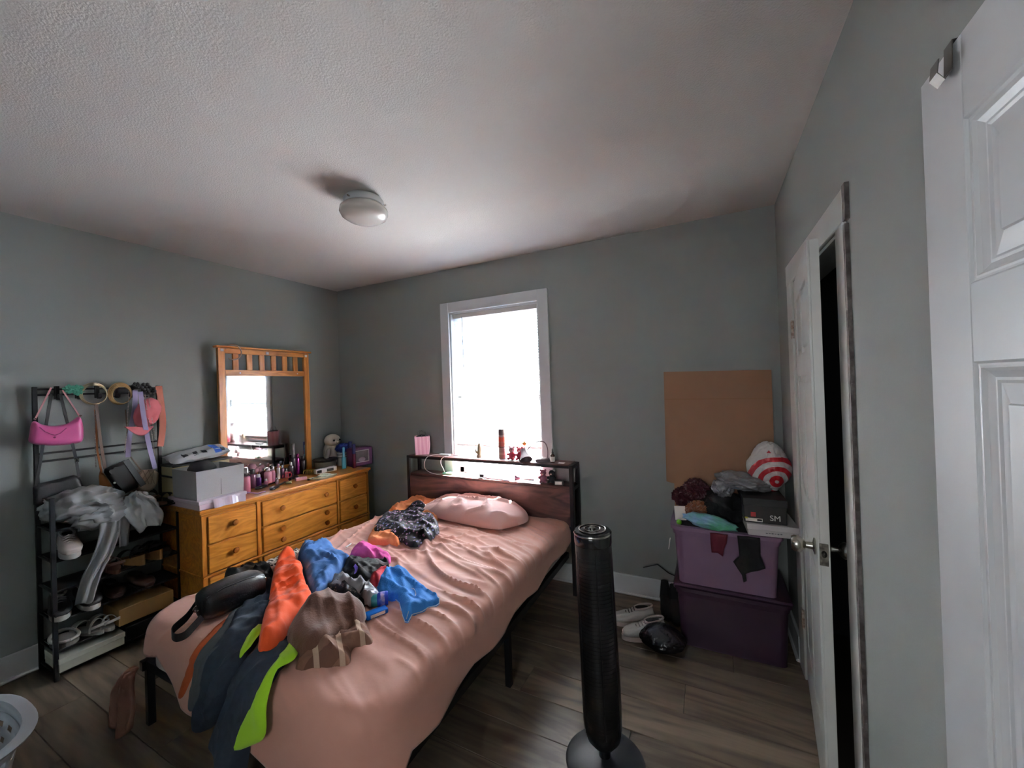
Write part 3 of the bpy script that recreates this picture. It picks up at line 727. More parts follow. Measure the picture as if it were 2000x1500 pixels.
one(G().tube([(2.86, -.03, .21), (2.95, -.028, .245), (3.02, -.03, .2), (3.08, -.04, .19), (3.13, -.04, .16)] , .0035, n=6), 'fan_cable', BLACKP, 'black power cord drooping along the wall behind the fan', 'cord')

# ------------------------------------------------------------------ cardboard and bins
cb = thing('cardboard_sheet', 'large flat brown cardboard leaning on the wall behind the bins', 'cardboard', (3.32, -.05, .6))
g = G(); th = .006
def cbf(a, b, d): return (a, -.035 - (1.5 - b) * .09 - d, b)
g.prism([(3.075, .62), (3.075, .80), (3.03, .81), (3.03, 1.497), (3.61, 1.483), (3.6, .62)], 0, th, cbf); g.build('board', CARD, cb)
g = G(); g.prism([(3.03, 1.32), (3.03, 1.324), (3.608, 1.322), (3.608, 1.318)], -.0015, th + .0006, cbf); g.build('crease', mat('card_crease', '8d6a4b', .9), cb)

def tote(name, label, x0, x1, y0, y1, z0, z1, mats, taper=.03, lid=False, rimc=None, rot=0):
    t = thing(name, label, 'storage bin', ((x0 + x1) / 2, (y0 + y1) / 2, z0))
    cx, cy = (x0 + x1) / 2, (y0 + y1) / 2
    def rr(hx, hy, r, n=6):
        P = []
        for sx, sy, a in ((1, 1, 0), (-1, 1, PI / 2), (-1, -1, PI), (1, -1, 1.5 * PI)):
            for k in range(n + 1): q = a + PI / 2 * k / n; P.append((cx + sx * (hx - r) + r * math.cos(q), cy + sy * (hy - r) + r * math.sin(q)))
        return P
    hx, hy = (x1 - x0) / 2, (y1 - y0) / 2
    rings = [(hx - taper, hy - taper, z0 + .001, .03), (hx - taper, hy - taper, z0 + .006, .035), (hx - .018, hy - .018, z1 - .05, .045), (hx - .012, hy - .012, z1 - .048, .045), (hx - .008, hy - .008, z1 - .022, .05), (hx, hy, z1 - .02, .05), (hx, hy, z1 - .002, .05), (hx - .006, hy - .006, z1, .05), (hx - .03, hy - .03, z1 - .001, .045), (hx - .034, hy - .034, z1 - .03, .04), (hx - taper - .012, hy - taper - .012, z0 + .02, .03)]
    V = []; F = []
    for a, b, z, r in rings:
        P = rr(a, b, r); V += [(p[0], p[1], z) for p in P]
    n = len(rr(1, 1, .1))
    for i in range(len(rings) - 1):
        for j in range(n): F.append((i * n + j, i * n + (j + 1) % n, (i + 1) * n + (j + 1) % n, (i + 1) * n + j))
    F.append(tuple(range(n))[::-1]); F.append(tuple(range((len(rings) - 1) * n, len(rings) * n)))
    g = G(); g._add(V, F); g.build('bin_body', mats, t, smooth=True, auto=35)
    return t
LIL = mat('lilac_plastic', '80657f', .38, var=.05, vscale=2); PLUM = mat('plum_plastic', '3a2638', .35)
b1 = tote('storage_bin', 'dark plum plastic bin standing on the floor under the lilac one', 3.075, 3.62, -.44, -.05, .001, .325, PLUM, taper=.03)
g = G(); g.box(3.078, 3.617, -.437, -.053, .3255, .34, bev=.006); g.build('lid', mat('plum_lid', '452c43', .35), b1)
b2 = tote('storage_bin', 'overfilled lilac plastic bin on top of the dark bin', 3.07, 3.59, -.45, -.065, .341, .655, LIL, taper=.035)
g = G(); g.box(3.108, 3.551, -.411, -.104, .62, .632); g.build('packed_cloth', mat('black_pack', '18181b', .95, bump=.5), b2)
g = G(); g.box(3.064, 3.07, -.3, -.22, .6, .64, bev=.002); g.build('handle', LIL, b2)
one(G(T(3.066, -.42, .55) @ Ry(.15)).box(-.003, .0, -.02, .02, -.03, .02), 'price_tag', LAB, 'small white tag hanging at the left side of the lilac bin', 'tag')

# ================================================================== CLOTHES ON THE BED
def z1(P): return [(200 + a / 2.857, 1000 + b / 2.857) for a, b in P]
def z2(P): return [(500 + a / 5.174, 1040 + b / 5.174) for a, b in P]
def cloth(key, col, bump=.5, bscale=120, rough=.85, **k): return mat(key, col, rough, bump=bump, bscale=bscale, dist=.0015, **k)
NAVY = cloth('navy_denim', '2c3746', var=.25, vscale=30); GREYC = cloth('grey_cloth', '4c5257')
LIME = cloth('lime_cloth', 'a6dd20', sheen=.2); ORG_M = cloth('orange_cloth', 'f2571c', sheen=.2); RUSTC = cloth('rust_cloth', 'b4501f')
BLUEC = cloth('denim_blue_cloth', '3b6aa6', var=.12, vscale=12); TOWB = cloth('blue_terry', '2f7fd0', bump=1, bscale=200)
PINKC = cloth('hot_pink_cloth', 'e05aa6'); BLK = cloth('black_jersey', '131316'); REDC = cloth('dark_red_cloth', 'a3202f')
PEACH = cloth('peach_cloth', 'ee9560'); BROWNT = cloth('brown_terry', '643f2f', bump=1, bscale=150, sheen=.3, var=.12, vscale=10)
def plaid(key, c1, c2, c3, sc=16, ang=.3):
    M = mat(key, c1, .85, bump=.4, bscale=120); N = M.node_tree.nodes; L = M.node_tree.links; b = N['Principled BSDF']
    tc = N.new('ShaderNodeTexCoord'); mp = N.new('ShaderNodeMapping'); mp.inputs['Scale'].default_value = (sc, sc, .01); mp.inputs['Rotation'].default_value = (0, 0, ang); L.new(tc.outputs['Object'], mp.inputs[0])
    sp = N.new('ShaderNodeSeparateXYZ'); L.new(mp.outputs[0], sp.inputs[0]); outs = []
    for i in (0, 1):
        f = N.new('ShaderNodeMath'); f.operation = 'FRACT'; L.new(sp.outputs[i], f.inputs[0])
        g_ = N.new('ShaderNodeMath'); g_.operation = 'GREATER_THAN'; g_.inputs[1].default_value = .5 if i == 0 else .78; L.new(f.outputs[0], g_.inputs[0]); outs.append(g_)
    mx = N.new('ShaderNodeMix'); mx.data_type = 'RGBA'; mx.inputs[6].default_value = lin(c1); mx.inputs[7].default_value = lin(c2); L.new(outs[0].outputs[0], mx.inputs[0])
    m2 = N.new('ShaderNodeMix'); m2.data_type = 'RGBA'; m2.inputs[7].default_value = lin(c3); L.new(mx.outputs[2], m2.inputs[6])
    h_ = N.new('ShaderNodeMath'); h_.operation = 'MULTIPLY'; h_.inputs[1].default_value = .75; L.new(outs[1].outputs[0], h_.inputs[0]); L.new(h_.outputs[0], m2.inputs[0])
    L.new(m2.outputs[2], b.inputs['Base Color']); return M
PLAID = plaid('brown_plaid', '644233', '7a5745', 'c0a58e', sc=13, ang=.55)
def spots(key, c1, c2, scale, lo, hi, rough=.6, c3=None, dist_='F1'):
    M = mat(key, c1, rough); N = M.node_tree.nodes; L = M.node_tree.links; b = N['Principled BSDF']
    tc = N.new('ShaderNodeTexCoord'); v = N.new('ShaderNodeTexVoronoi'); v.inputs['Scale'].default_value = scale; v.feature = dist_; L.new(tc.outputs['Object'], v.inputs['Vector'])
    r = N.new('ShaderNodeMapRange'); r.inputs[1].default_value = lo; r.inputs[2].default_value = hi; L.new(v.outputs['Distance'], r.inputs[0])
    mx = N.new('ShaderNodeMix'); mx.data_type = 'RGBA'; mx.inputs[6].default_value = lin(c2); mx.inputs[7].default_value = lin(c1); L.new(r.outputs[0], mx.inputs[0])
    if c3:
        m2 = N.new('ShaderNodeMix'); m2.data_type = 'RGBA'; m2.inputs[6].default_value = lin(c2); m2.inputs[7].default_value = lin(c3); L.new(v.outputs['Color'], m2.inputs[0]); L.new(m2.outputs[2], mx.inputs[6])
    L.new(mx.outputs[2], b.inputs['Base Color']); return M
LEO = spots('leopard_print', 'd9d4cc', '141416', 55, .35, .5)
SEQ = spots('sequin_print', '0c0c12', 'd58a9c', 48, .22, .34, .6, c3='5f88cc')
SATIN = cloth('grey_satin', '8c8c92', bump=.1, rough=.35); MESHP = spots('black_pattern', '131214', '6f5f52', 70, .2, .35)

garment('leopard_cloth', z1([(860, 275), (890, 225), (960, 203), (1060, 190), (1110, 205), (1060, 260), (980, 300), (900, 305)]), LEO, 'black and white leopard print cloth at the dresser side of the pile', h=.012, fold=.006, seed=1)
garment('black_garment', z1([(675, 350), (700, 320), (740, 282), (800, 275), (850, 300), (930, 285), (960, 330), (930, 400), (880, 370), (820, 345), (720, 375)]), BLK, 'crumpled black garment behind the black belt bag', h=.035, fold=.03, freq=14, seed=2, cat='clothes')
garment('rust_garment', z1([(700, 585), (640, 625), (560, 720), (490, 830), (445, 950), (412, 1050), (455, 1040), (490, 960), (540, 830), (610, 730), (690, 640)]), RUSTC, 'narrow rust orange garment edge hanging over the foot of the bed', h=.008, fold=.006, ang=1.2, seed=3)
garment('grey_jeans', z1([(800, 480), (720, 560), (620, 680), (540, 800), (490, 940), (470, 1110), (520, 1130), (580, 960), (680, 800), (780, 640), (840, 540)]), GREYC, 'dark grey trouser leg at the left edge of the hanging pile', h=.02, fold=.012, ang=1.1, seed=4)
garment('navy_trousers', z1([(930, 340), (840, 440), (740, 560), (640, 740), (540, 960), (485, 1130), (480, 1250), (540, 1262), (620, 1180), (720, 960), (830, 760), (960, 560), (1000, 430)]), NAVY, 'navy trouser leg hanging over the foot beside the lime cloth strip', h=.035, fold=.022, ang=1.1, freq=7, seed=5, base=.004)
garment('navy_skirt', z1([(1060, 680), (940, 690), (840, 760), (740, 900), (650, 1120), (600, 1230), (580, 1440), (640, 1560), (760, 1560), (800, 1330), (800, 1200), (900, 1020), (1000, 860), (1060, 760)]), NAVY, 'wide navy denim leg hanging between two lime strips at the bed foot', h=.03, fold=.02, ang=1.2, freq=6, seed=6, base=.006)
garment('lime_strip', z1([(885, 610), (835, 650), (780, 730), (752, 820), (790, 790), (850, 700), (910, 640)]), LIME, 'short lime green sliver under the orange shirt', h=.012, fold=.006, base=.04, seed=7)
garment('lime_shirt', z1([(1065, 690), (1000, 770), (930, 870), (860, 1010), (800, 1120), (740, 1240), (722, 1345), (800, 1325), (885, 1290), (905, 1180), (925, 1010), (965, 880), (1040, 830), (1090, 800), (1095, 730)]), LIME, 'bright lime green shirt hanging over the foot of the bed', h=.014, fold=.012, base=.03, ang=1.2, freq=6, seed=8)
garment('blue_shirt', z2([(415, 200), (440, 130), (520, 88), (555, 120), (600, 125), (680, 80), (760, 110), (840, 185), (955, 245), (955, 275), (890, 300), (870, 380), (760, 470), (715, 560), (630, 620), (590, 645), (530, 560), (470, 440), (455, 340), (430, 270)]), BLUEC, 'medium blue denim shirt heaped between the orange shirt and the pink cloth', h=.075, fold=.035, freq=8, ang=1.4, seed=9, ew=.06)
garment('orange_shirt', z2([(195, 290), (230, 230), (270, 190), (395, 185), (415, 255), (475, 300), (465, 350), (500, 480), (570, 600), (575, 670), (500, 740), (440, 790), (340, 870), (300, 990), (150, 1100), (60, 1125), (10, 1110), (25, 1000), (60, 880), (110, 700), (150, 500), (165, 380)]), ORG_M, 'bright orange shirt twisted on top of the navy trousers', h=.05, fold=.03, base=.035, freq=7, ang=1.25, seed=10, ew=.04)
garment('pink_shirt', z2([(930, 220), (1000, 155), (1100, 125), (1210, 140), (1320, 180), (1368, 230), (1355, 295), (1250, 265), (1080, 262), (960, 255)]), PINKC, 'hot pink crumpled top beyond the black laundry tangle', h=.05, fold=.022, freq=10, seed=11, ew=.04)
garment('black_underwear', z2([(880, 320), (950, 262), (1100, 250), (1280, 262), (1372, 340), (1310, 365), (1230, 420), (1160, 480), (1000, 480), (850, 410)]), BLK, 'black tangle of straps and jersey beside the hot pink top', h=.045, fold=.02, freq=11, seed=12, ew=.04, base=.004)
garment('white_trim', z2([(1190, 255), (1240, 262), (1300, 310), (1345, 348), (1330, 356), (1270, 320), (1210, 275)]), cloth('pale_trim', 'a9a4a8'), 'thin pale waistband edge on the black tangle', h=.01, fold=.003, base=.055, seed=13)
garment('purple_strap', z2([(975, 330), (1010, 325), (1040, 360), (1020, 400), (985, 415), (1005, 370)]), cloth('violet_cloth', '6a4fb8'), 'small violet strap in the black tangle', h=.012, fold=.004, base=.052, seed=14)
garment('red_cloth', z2([(1140, 435), (1210, 385), (1260, 350), (1345, 365), (1310, 400), (1270, 450), (1230, 500), (1150, 480)]), REDC, 'dark red cloth between the black tangle and the blue towel', h=.05, fold=.025, freq=14, seed=15, base=.006)
garment('patterned_scarf', z2([(690, 590), (730, 520), (800, 480), (1000, 560), (1110, 650), (1120, 720), (1000, 690), (850, 600)]), MESHP, 'black patterned scarf under the grey satin cloth', h=.05, fold=.015, freq=14, seed=16, base=.004)
garment('satin_camisole', z2([(725, 540), (760, 450), (850, 415), (950, 435), (990, 480), (1110, 462), (1185, 510), (1285, 610), (1220, 650), (1140, 700), (1090, 670), (960, 565), (820, 540)]), SATIN, 'shiny grey satin camisole behind the brown towel', h=.06, fold=.035, freq=12, seed=17, base=.012, ew=.05)
garment('black_strap', z2([(1040, 600), (1110, 520), (1140, 470), (1150, 480), (1125, 530), (1060, 615)]), BLK, 'thin black strap across the grey satin camisole', h=.008, fold=.002, base=.085, seed=18)
garment('blue_towel', z2([(1218, 560), (1230, 465), (1290, 405), (1370, 383), (1460, 395), (1560, 465), (1660, 550), (1760, 620), (1855, 690), (1850, 735), (1710, 800), (1600, 860), (1515, 912), (1475, 830), (1440, 690), (1350, 685), (1290, 640)]), TOWB, 'bright blue microfibre towel with white piped edge', h=.022, fold=.03, freq=3.2, ang=-.9, seed=19, ew=.02, cat='towel', crumple=.15, soft=1)
bt_ = bpy.data.objects['blue_towel']
PO = chaikin([bp(u, v, .013) for u, v in z2([(1218, 560), (1230, 465), (1290, 405), (1370, 383), (1460, 395), (1560, 465), (1660, 550), (1760, 620), (1855, 690), (1850, 735), (1710, 800), (1600, 860), (1515, 912), (1475, 830), (1440, 690)])], 1)
G().tube([surf(a, b, .006) for a, b in PO], .002, n=5).build('piping', cloth('pale_piping', 'b9c6d8'), bt_)
G().tube(smoothpath([surf(*bp(u, v, .03), .034) for u, v in z2([(1490, 640), (1530, 605), (1590, 600), (1615, 650), (1590, 720), (1560, 800), (1520, 890)])]), .0014, n=5).build('piping', cloth('pale_piping', 'b9c6d8'), bt_)
garment('plaid_cloth', z2([(420, 1100), (700, 1050), (850, 945), (930, 850), (990, 800), (1090, 810), (1140, 940), (1195, 1045), (1120, 1100), (1000, 1120), (955, 1150), (960, 1262), (800, 1290), (560, 1330), (395, 1328), (400, 1270), (450, 1190)]), PLAID, 'brown and cream plaid fleece under the brown towel', h=.045, fold=.03, freq=6, ang=.4, seed=20, ew=.05, cat='blanket')
garment('brown_towel', z2([(298, 940), (330, 870), (430, 795), (560, 670), (680, 572), (850, 572), (1000, 622), (1105, 690), (1115, 730), (1050, 800), (940, 870), (840, 950), (700, 1060), (560, 1100), (430, 1090), (340, 1040)]), BROWNT, 'folded brown terry towel on top of the plaid fleece', h=.10, fold=.022, freq=2.6, ang=.5, seed=21, base=.02, ew=.06, cat='towel', stretch=2.5, crumple=.2)
garment('peach_shirt', [(752, 1000), (775, 984), (800, 976), (820, 968), (832, 972), (845, 978), (868, 972), (872, 985), (868, 1000), (852, 1015), (840, 1020), (800, 990), (780, 998), (760, 1008)], PEACH, 'peach cloth crumpled behind the sequinned black dress', h=.055, fold=.022, freq=9, seed=22, ew=.04)
garment('orange_cloth', [(716, 1056), (722, 1036), (745, 1030), (765, 1034), (785, 1050), (778, 1066), (770, 1062), (745, 1060), (725, 1062)], PEACH, 'smaller peach cloth on the near side of the sequinned black dress', h=.04, fold=.018, freq=9, seed=23, ew=.03)
garment('sequin_dress', [(725, 1030), (740, 1012), (770, 998), (798, 990), (808, 984), (828, 984), (845, 1000), (858, 1022), (858, 1036), (845, 1048), (825, 1056), (812, 1064), (790, 1056), (760, 1040), (738, 1040)], SEQ, 'black dress with coloured sequins near the pillow', h=.06, fold=.02, freq=8, seed=24, base=.01, ew=.04)
one(G().cyl(Vector((*bp(676, 1072), ZT + .01)), Vector((*bp(686, 1065), ZT + .01)), .004, n=8), 'white_pen', mat('white_plastic', 'efeeee', .4), 'thin white stick lying on the sheet beyond the blue shirt', 'pen')

# towel end hanging near the rack side of the foot
g = G()
def hf(u, v):
    z = .40 - .34 * v; wd = .05 + .08 * math.sin(min(1, v * 1.3) * PI * .62)
    return (1.03 - .06 * v + .012 * math.sin(u * 9 + v * 3) , -1.80 - .16 * v * .2 + (u - .5) * wd * 1.5 - .02, z)
# placed by the room: hangs from the left foot corner of the mattress
p0 = at(262, 1325, 2, .36)
g = G(); g.grid(lambda u, v: (1.055 + .09 * max(0, 1 - v * 2.2) ** 1.5 + (u - .5) * (.03 + .11 * math.sin(v * 2.2)) - .02 * v, -2.0 + .018 * math.sin(u * 13 + v * 3), .335 - .25 * v - .05 * math.sin(u * 3) * v), 16, 20)
one(g, 'hanging_towel', cloth('dusty_pink_terry', '9a6f60', bump=1, bscale=150), 'dusty pink towel end hanging down at the left foot corner of the bed', 'towel', smooth=True, thick=.012)

# belt bag
LEATH = mat('black_leather', '17171a', .42, bump=.4, bscale=160)
def bagpt(u, v, z): p = at(u, v, 2, z); return p
zb_ = ZT + .075
A = bagpt(395, 1180, zb_); B = bagpt(505, 1134, zb_)
bb = thing('belt_bag', 'black leather belt bag lying on the bed near the dresser', 'bag', ((A.x + B.x) / 2, (A.y + B.y) / 2, ZT))
dd = (B - A); Lb = dd.length; aa = math.atan2(dd.y, dd.x)
MB_ = T(A.x, A.y, ZT + .005) @ Rz(aa)
G(MB_).loft([(-.014, 0, .03, .03, .06), (-.006, 0, .05, .012, .1), (.02, 0, .062, .004, .12), (Lb * .5, 0, .068, .003, .128), (Lb - .02, 0, .062, .004, .12), (Lb + .006, 0, .05, .012, .1), (Lb + .014, 0, .03, .03, .06)], n=28, e=.58).build('bag_body', LEATH, bb, smooth=True)
G(MB_).tube([(0.0, -.045, .105), (.06, -.05, .122), (Lb - .06, -.052, .122), (Lb, -.045, .105)], .0028, n=6).build('zip', mat('zip_black', '2e2e32', .3, metal=.6), bb)
G(MB_).lathe([(.003, 0), (.007, .002), (.003, .004)], (Lb * .45, -.056, .115), n=10).build('snap', CHROME, bb)
G(MB_).tube([(-.02 + .012 * math.cos(a), 0, .06 + .012 * math.sin(a)) for a in [i * PI / 8 for i in range(17)]], .0025, n=6).build('ring', CHROME, bb)
G(MB_).tube([(Lb + .02 + .014 * math.cos(a), 0, .06 + .014 * math.sin(a)) for a in [i * PI / 8 for i in range(17)]], .003, n=6).build('ring', CHROME, bb)
sp_ = [bagpt(u, v, z) for u, v, z in ((383, 1180, ZT + .06), (365, 1205, ZT + .04), (340, 1228, ZT + .02), (336, 1240, ZT + .012), (345, 1246, ZT + .012), (362, 1240, ZT + .015), (378, 1224, ZT + .03), (395, 1205, ZT + .05))]
G().strap(smoothpath(sp_), .03, .003, (0, 0, 1)).build('strap', mat('black_webbing', '101013', .8, bump=.5, bscale=300), bb)
# bottle and blue box
p = at(728, 1176, 2, ZT + .03); q = at(758, 1170, 2, ZT + .03)
ax = (q - p); ln = ax.length; R = ax.to_track_quat('Z', 'Y').to_matrix()
jr = thing('tablet_jar', 'small blue jar with teal cap lying on the sheet beside the blue towel', 'jar', (p.x, p.y, ZT + .005))
c0 = Vector((p.x, p.y, ZT + .035))
G().lathe([(0, .018), (.024, .018), (.029, .024), (.029, ln - .006), (.027, ln), (0, ln)], c0, n=28, R=R).build('jar_body', mat('blue_plastic', '1f3fae', .3), jr, smooth=True)
G().lathe([(.0293, .032), (.0293, ln - .014)], c0, n=28, R=R, cap=False).build('paper_label', mat('label_blue', '3f62c4', .5, col2='c9b0c8', vscale=60), jr, smooth=True)
G().lathe([(0, -.006), (.022, -.006), (.024, -.003), (.024, .018), (0, .018)], c0, n=28, R=R).build('cap', mat('teal_cap', '1d8d92', .35), jr, smooth=True)
p = at(735, 1198, 2, ZT + .015)
bx = thing('blue_case', 'flat blue and white case lying between the brown towel and the blue jar', 'case', (p.x, p.y, ZT + .005))
mm = T(p.x, p.y, ZT + .018) @ Rz(math.radians(66))
G(mm).box(-.045, .045, -.02, .02, -.011, .011, bev=.006, seg=3).build('case_body', mat('case_blue', '1f6fd0', .25), bx, smooth=True)
G(mm).box(-.03, .03, -.0205, -.0195, -.005, .007).build('white_band', LAB, bx)

# ================================================================== HEADBOARD SHELVES
SZ = HZ + .005; SY = -.1
gb = thing('gift_bag', 'small pink striped gift bag with black string on the headboard shelf', 'gift bag', (1.1, SY, SZ))
PKB = plaid('pink_stripe', 'dc9db0', 'e8b6c4', 'dca2b4', sc=40, ang=0)
mm = T(1.10, SY, SZ) @ Rz(math.radians(38))
g = G(mm); g._add([(-.055, -.045, 0), (.055, -.045, 0), (.055, .045, 0), (-.055, .045, 0), (-.06, -.05, .15), (.06, -.05, .15), (.06, .05, .15), (-.06, .05, .15), (.066, 0, .08), (.055, 0, 0), (.063, 0, .15)],
      [(0, 1, 5, 4), (1, 9, 8), (1, 8, 5), (5, 8, 10), (9, 2, 8), (2, 6, 8), (6, 10, 8), (2, 3, 7, 6), (3, 0, 4, 7), (0, 3, 2, 9, 1)])
g.build('bag_body', PKB, gb, thick=.0015)
G(mm).ball((0, 0, .14), (.052, .042, .02), 3, amp=.4, freq=3, ridge=True).build('tissue', mat('black_tissue', '151214', .7), gb)
for s_ in (-1, 1): G(mm).tube([(-.03, s_ * .03, .15), (-.028 + s_ * .01, s_ * .02, .185), (s_ * .012, s_ * .012, .2), (.028, s_ * .02, .18), (.03, s_ * .03, .15)], .0012, n=5).build('string_handle', BLACKP, gb)
# charger cable, looping down over the front
one(G().tube(smoothpath([Vector(a) for a in ((1.30, -.1, SZ + .004), (1.25, -.14, SZ + .004), (1.215, -.185, .88), (1.19, -.19, .83), (1.2, -.185, .78), (1.26, -.16, .745), (1.33, -.12, .742), (1.345, -.14, .78), (1.35, -.183, .84), (1.37, -.18, .885), (1.42, -.12, SZ + .004), (1.46, -.1, SZ + .004))]), .0022, n=6), 'charging_cable', mat('white_cable', 'e4dede', .4), 'white charging cable looped over the left end of the headboard shelf', 'cable')
one(G().box(1.29, 1.39, -.125, -.095, SZ, SZ + .012, bev=.004, seg=2), 'power_adapter', mat('white_plastic', 'efeeee', .4), 'flat white adapter on top of the headboard shelf at the window edge', 'adapter')
one(G(T(1.37, -.115, .739) @ Rz(.2)).box(-.045, .045, -.02, .02, 0, .016, bev=.005, seg=2), 'mint_power_bank', mat('mint_plastic', '7fd0b0', .4), 'mint green charger block on the lower headboard shelf', 'charger')
# cactus
cx = 1.66
ct = thing('cactus', 'small spiny cactus figurine standing in front of the window', 'cactus', (cx, SY, SZ))
CM = mat('cactus_skin', '8a7a5c', .8, bump=.5, bscale=80, col2='a98f78', vscale=30)
G().tube([(cx, SY, SZ), (cx + .002, SY, SZ + .03), (cx + .006, SY, SZ + .075), (cx + .004, SY, SZ + .11)], .016, n=12, radii=[.022, .018, .018, .008]).build('stem', CM, ct, smooth=True)
G().tube([(cx - .012, SY, SZ + .03), (cx - .026, SY, SZ + .04), (cx - .028, SY, SZ + .062)], .009, n=10, radii=[.009, .009, .006]).build('arm', CM, ct, smooth=True)
g = G()
for k in range(46):
    a = random.uniform(0, 2 * PI); z = random.uniform(.04, .118); e_ = random.uniform(-.2, 1)
    b0_ = Vector((cx + .004 + .016 * math.cos(a), SY + .016 * math.sin(a), SZ + z)); g.tube([b0_, b0_ + Vector((math.cos(a) * .016, math.sin(a) * .016, .012 * e_ + (.01 if z > .1 else 0)))], .0006, n=3)
g.build('spines', mat('spines', 'cdb992', .6), ct, kind='stuff')
# spray can
sc_ = thing('spray_can', 'tall red and silver aerosol can on the shelf before the window', 'aerosol can', (1.868, SY, SZ))
G().lathe([(.026, .001), (.028, .004), (.028, .175), (.026, .182)], (1.868, SY, SZ), n=28).build('can_body', mat('can_metal', 'a08a88', .35, metal=.3), sc_, smooth=True)
for a, b, c in ((.13, .165, 'b34a38'), (.095, .128, 'a35a4c'), (.085, .094, '5a3d3d'), (.03, .05, 'b8a6a2')):
    G().lathe([(.0284, a), (.0284, b)], (1.868, SY, SZ), n=28, cap=False).build('printed_band', mat('band_' + c, c, .4), sc_, smooth=True)
G().lathe([(.0265, .18), (.0275, .186), (.027, .215), (.022, .225), (.012, .226), (0, .226)], (1.868, SY, SZ), n=28).build('cap', mat('can_cap', '6b5d60', .3), sc_, smooth=True)
# bears
def bear(x, y, z, s, name, label, cat, body, face, group=None, rot=0, ear=None):
    t = thing(name, label, cat, (x, y, z), group); M = T(x, y, z) @ Rz(rot) @ Matrix.Scale(s, 4)
    G(M).ball((0, 0, .34), (.30, .26, .36), 3).build('body', body, t, smooth=True)
    G(M).ball((0, -.04, .82), (.27, .24, .24), 3).build('head', face, t, smooth=True)
    for sx in (-1, 1):
        G(M).ball((sx * .21, 0, 1.03), (.09, .05, .09), 2).build('ear', ear or face, t, smooth=True)
        G(M).ball((sx * .30, -.16, .45), (.10, .17, .11), 2).build('arm', body, t, smooth=True)
        G(M).ball((sx * .2, -.27, .11), (.12, .2, .11), 2).build('leg', body, t, smooth=True)
        G(M).ball((sx * .09, -.27, .87), (.025, .02, .03), 1).build('eye', BLACKP, t)
    G(M).ball((0, -.27, .77), (.09, .07, .07), 2).build('muzzle', mat('muzzle', 'ead0c8', .7), t, smooth=True)
    G(M).ball((0, -.34, .80), (.03, .02, .02), 1).build('nose', BLACKP, t)
    return t
bear(1.955, -.11, SZ, .088, 'teddy_bear', 'small red teddy with grey face right beside the aerosol can', 'toy bear', mat('red_plush', 'c2384a', .8, bump=.5, bscale=100), mat('grey_plush', 'a98c92', .8), ear=mat('grey_plush', 'a98c92', .8))
bear(2.018, -.105, SZ, .086, 'teddy_bear', 'small all red teddy between the grey-faced one and the lamp', 'toy bear', mat('red_plush', 'c2384a', .8), mat('red_plush', 'c2384a', .8), rot=.2)
one(G().ball((2.046, -.08, SZ + .115), (.016, .012, .016), 2).ball((2.046, -.085, SZ + .132), (.008, .006, .008), 1).ball((2.062, -.085, SZ + .118), (.007, .006, .007), 1).ball((2.03, -.085, SZ + .118), (.007, .006, .007), 1).cyl((2.046, -.08, SZ), (2.046, -.08, SZ + .1), .002), 'orange_flower', mat('orange_petal', 'e08a3c', .6), 'tiny orange flower standing behind the red teddies', 'flower')
# clip lamp
dl = thing('desk_lamp', 'grey gooseneck reading lamp bowed forward on the headboard shelf', 'lamp', (2.2, SY, SZ))
LM = mat('lamp_plastic', '7d6f74', .4)
G().lathe([(.05, .001), (.053, .008), (.05, .02), (.042, .024), (0, .024)], (2.2, -.11, SZ), n=32).build('base', LM, dl, smooth=True)
G().lathe([(.036, .0245), (.03, .026)], (2.195, -.11, SZ), n=28).build('dial', mat('lamp_disc', 'b5a8aa', .3), dl)
G().tube(smoothpath([Vector(a) for a in ((2.235, -.1, SZ + .02), (2.237, -.1, SZ + .09), (2.215, -.1, SZ + .135), (2.17, -.11, SZ + .14), (2.12, -.125, SZ + .11), (2.095, -.14, SZ + .08))]), .0045, n=8).build('gooseneck', LM, dl, smooth=True)
Rl = (Vector((.055, -.06, -.09))).to_track_quat('Z', 'Y').to_matrix()
G().lathe([(.012, -.03), (.02, -.026), (.022, 0), (.026, .018), (.045, .06), (.047, .065), (.04, .063), (.02, .02)], (2.075, -.155, SZ + .065), n=28, R=Rl, cap=False).build('lamp_shade', LM, dl, smooth=True)
# dropper bottle
db = thing('dropper_bottle', 'small brown dropper bottle with white label at the right end of the shelf', 'bottle', (2.285, -.13, SZ))
G().lathe([(.015, .001), (.016, .004), (.016, .05), (.012, .058), (.007, .061)], (2.285, -.13, SZ), n=20).build('bottle_body', mat('amber_glass', '3a1a12', .15), db, smooth=True)
G().lathe([(.0163, .008), (.0163, .042)], (2.285, -.13, SZ), n=20, cap=False).build('paper_label', LAB, db, smooth=True)
G().lathe([(.009, .06), (.009, .074), (.005, .077), (.006, .09), (.002, .098)], (2.285, -.13, SZ), n=14).build('dropper', BLACKP, db, smooth=True)
one(G().box(2.33, 2.375, -.15, -.12, SZ, SZ + .003, bev=.001), 'white_card', mat('white_plastic', 'efeeee', .4), 'little white card on the right tip of the headboard shelf', 'card')
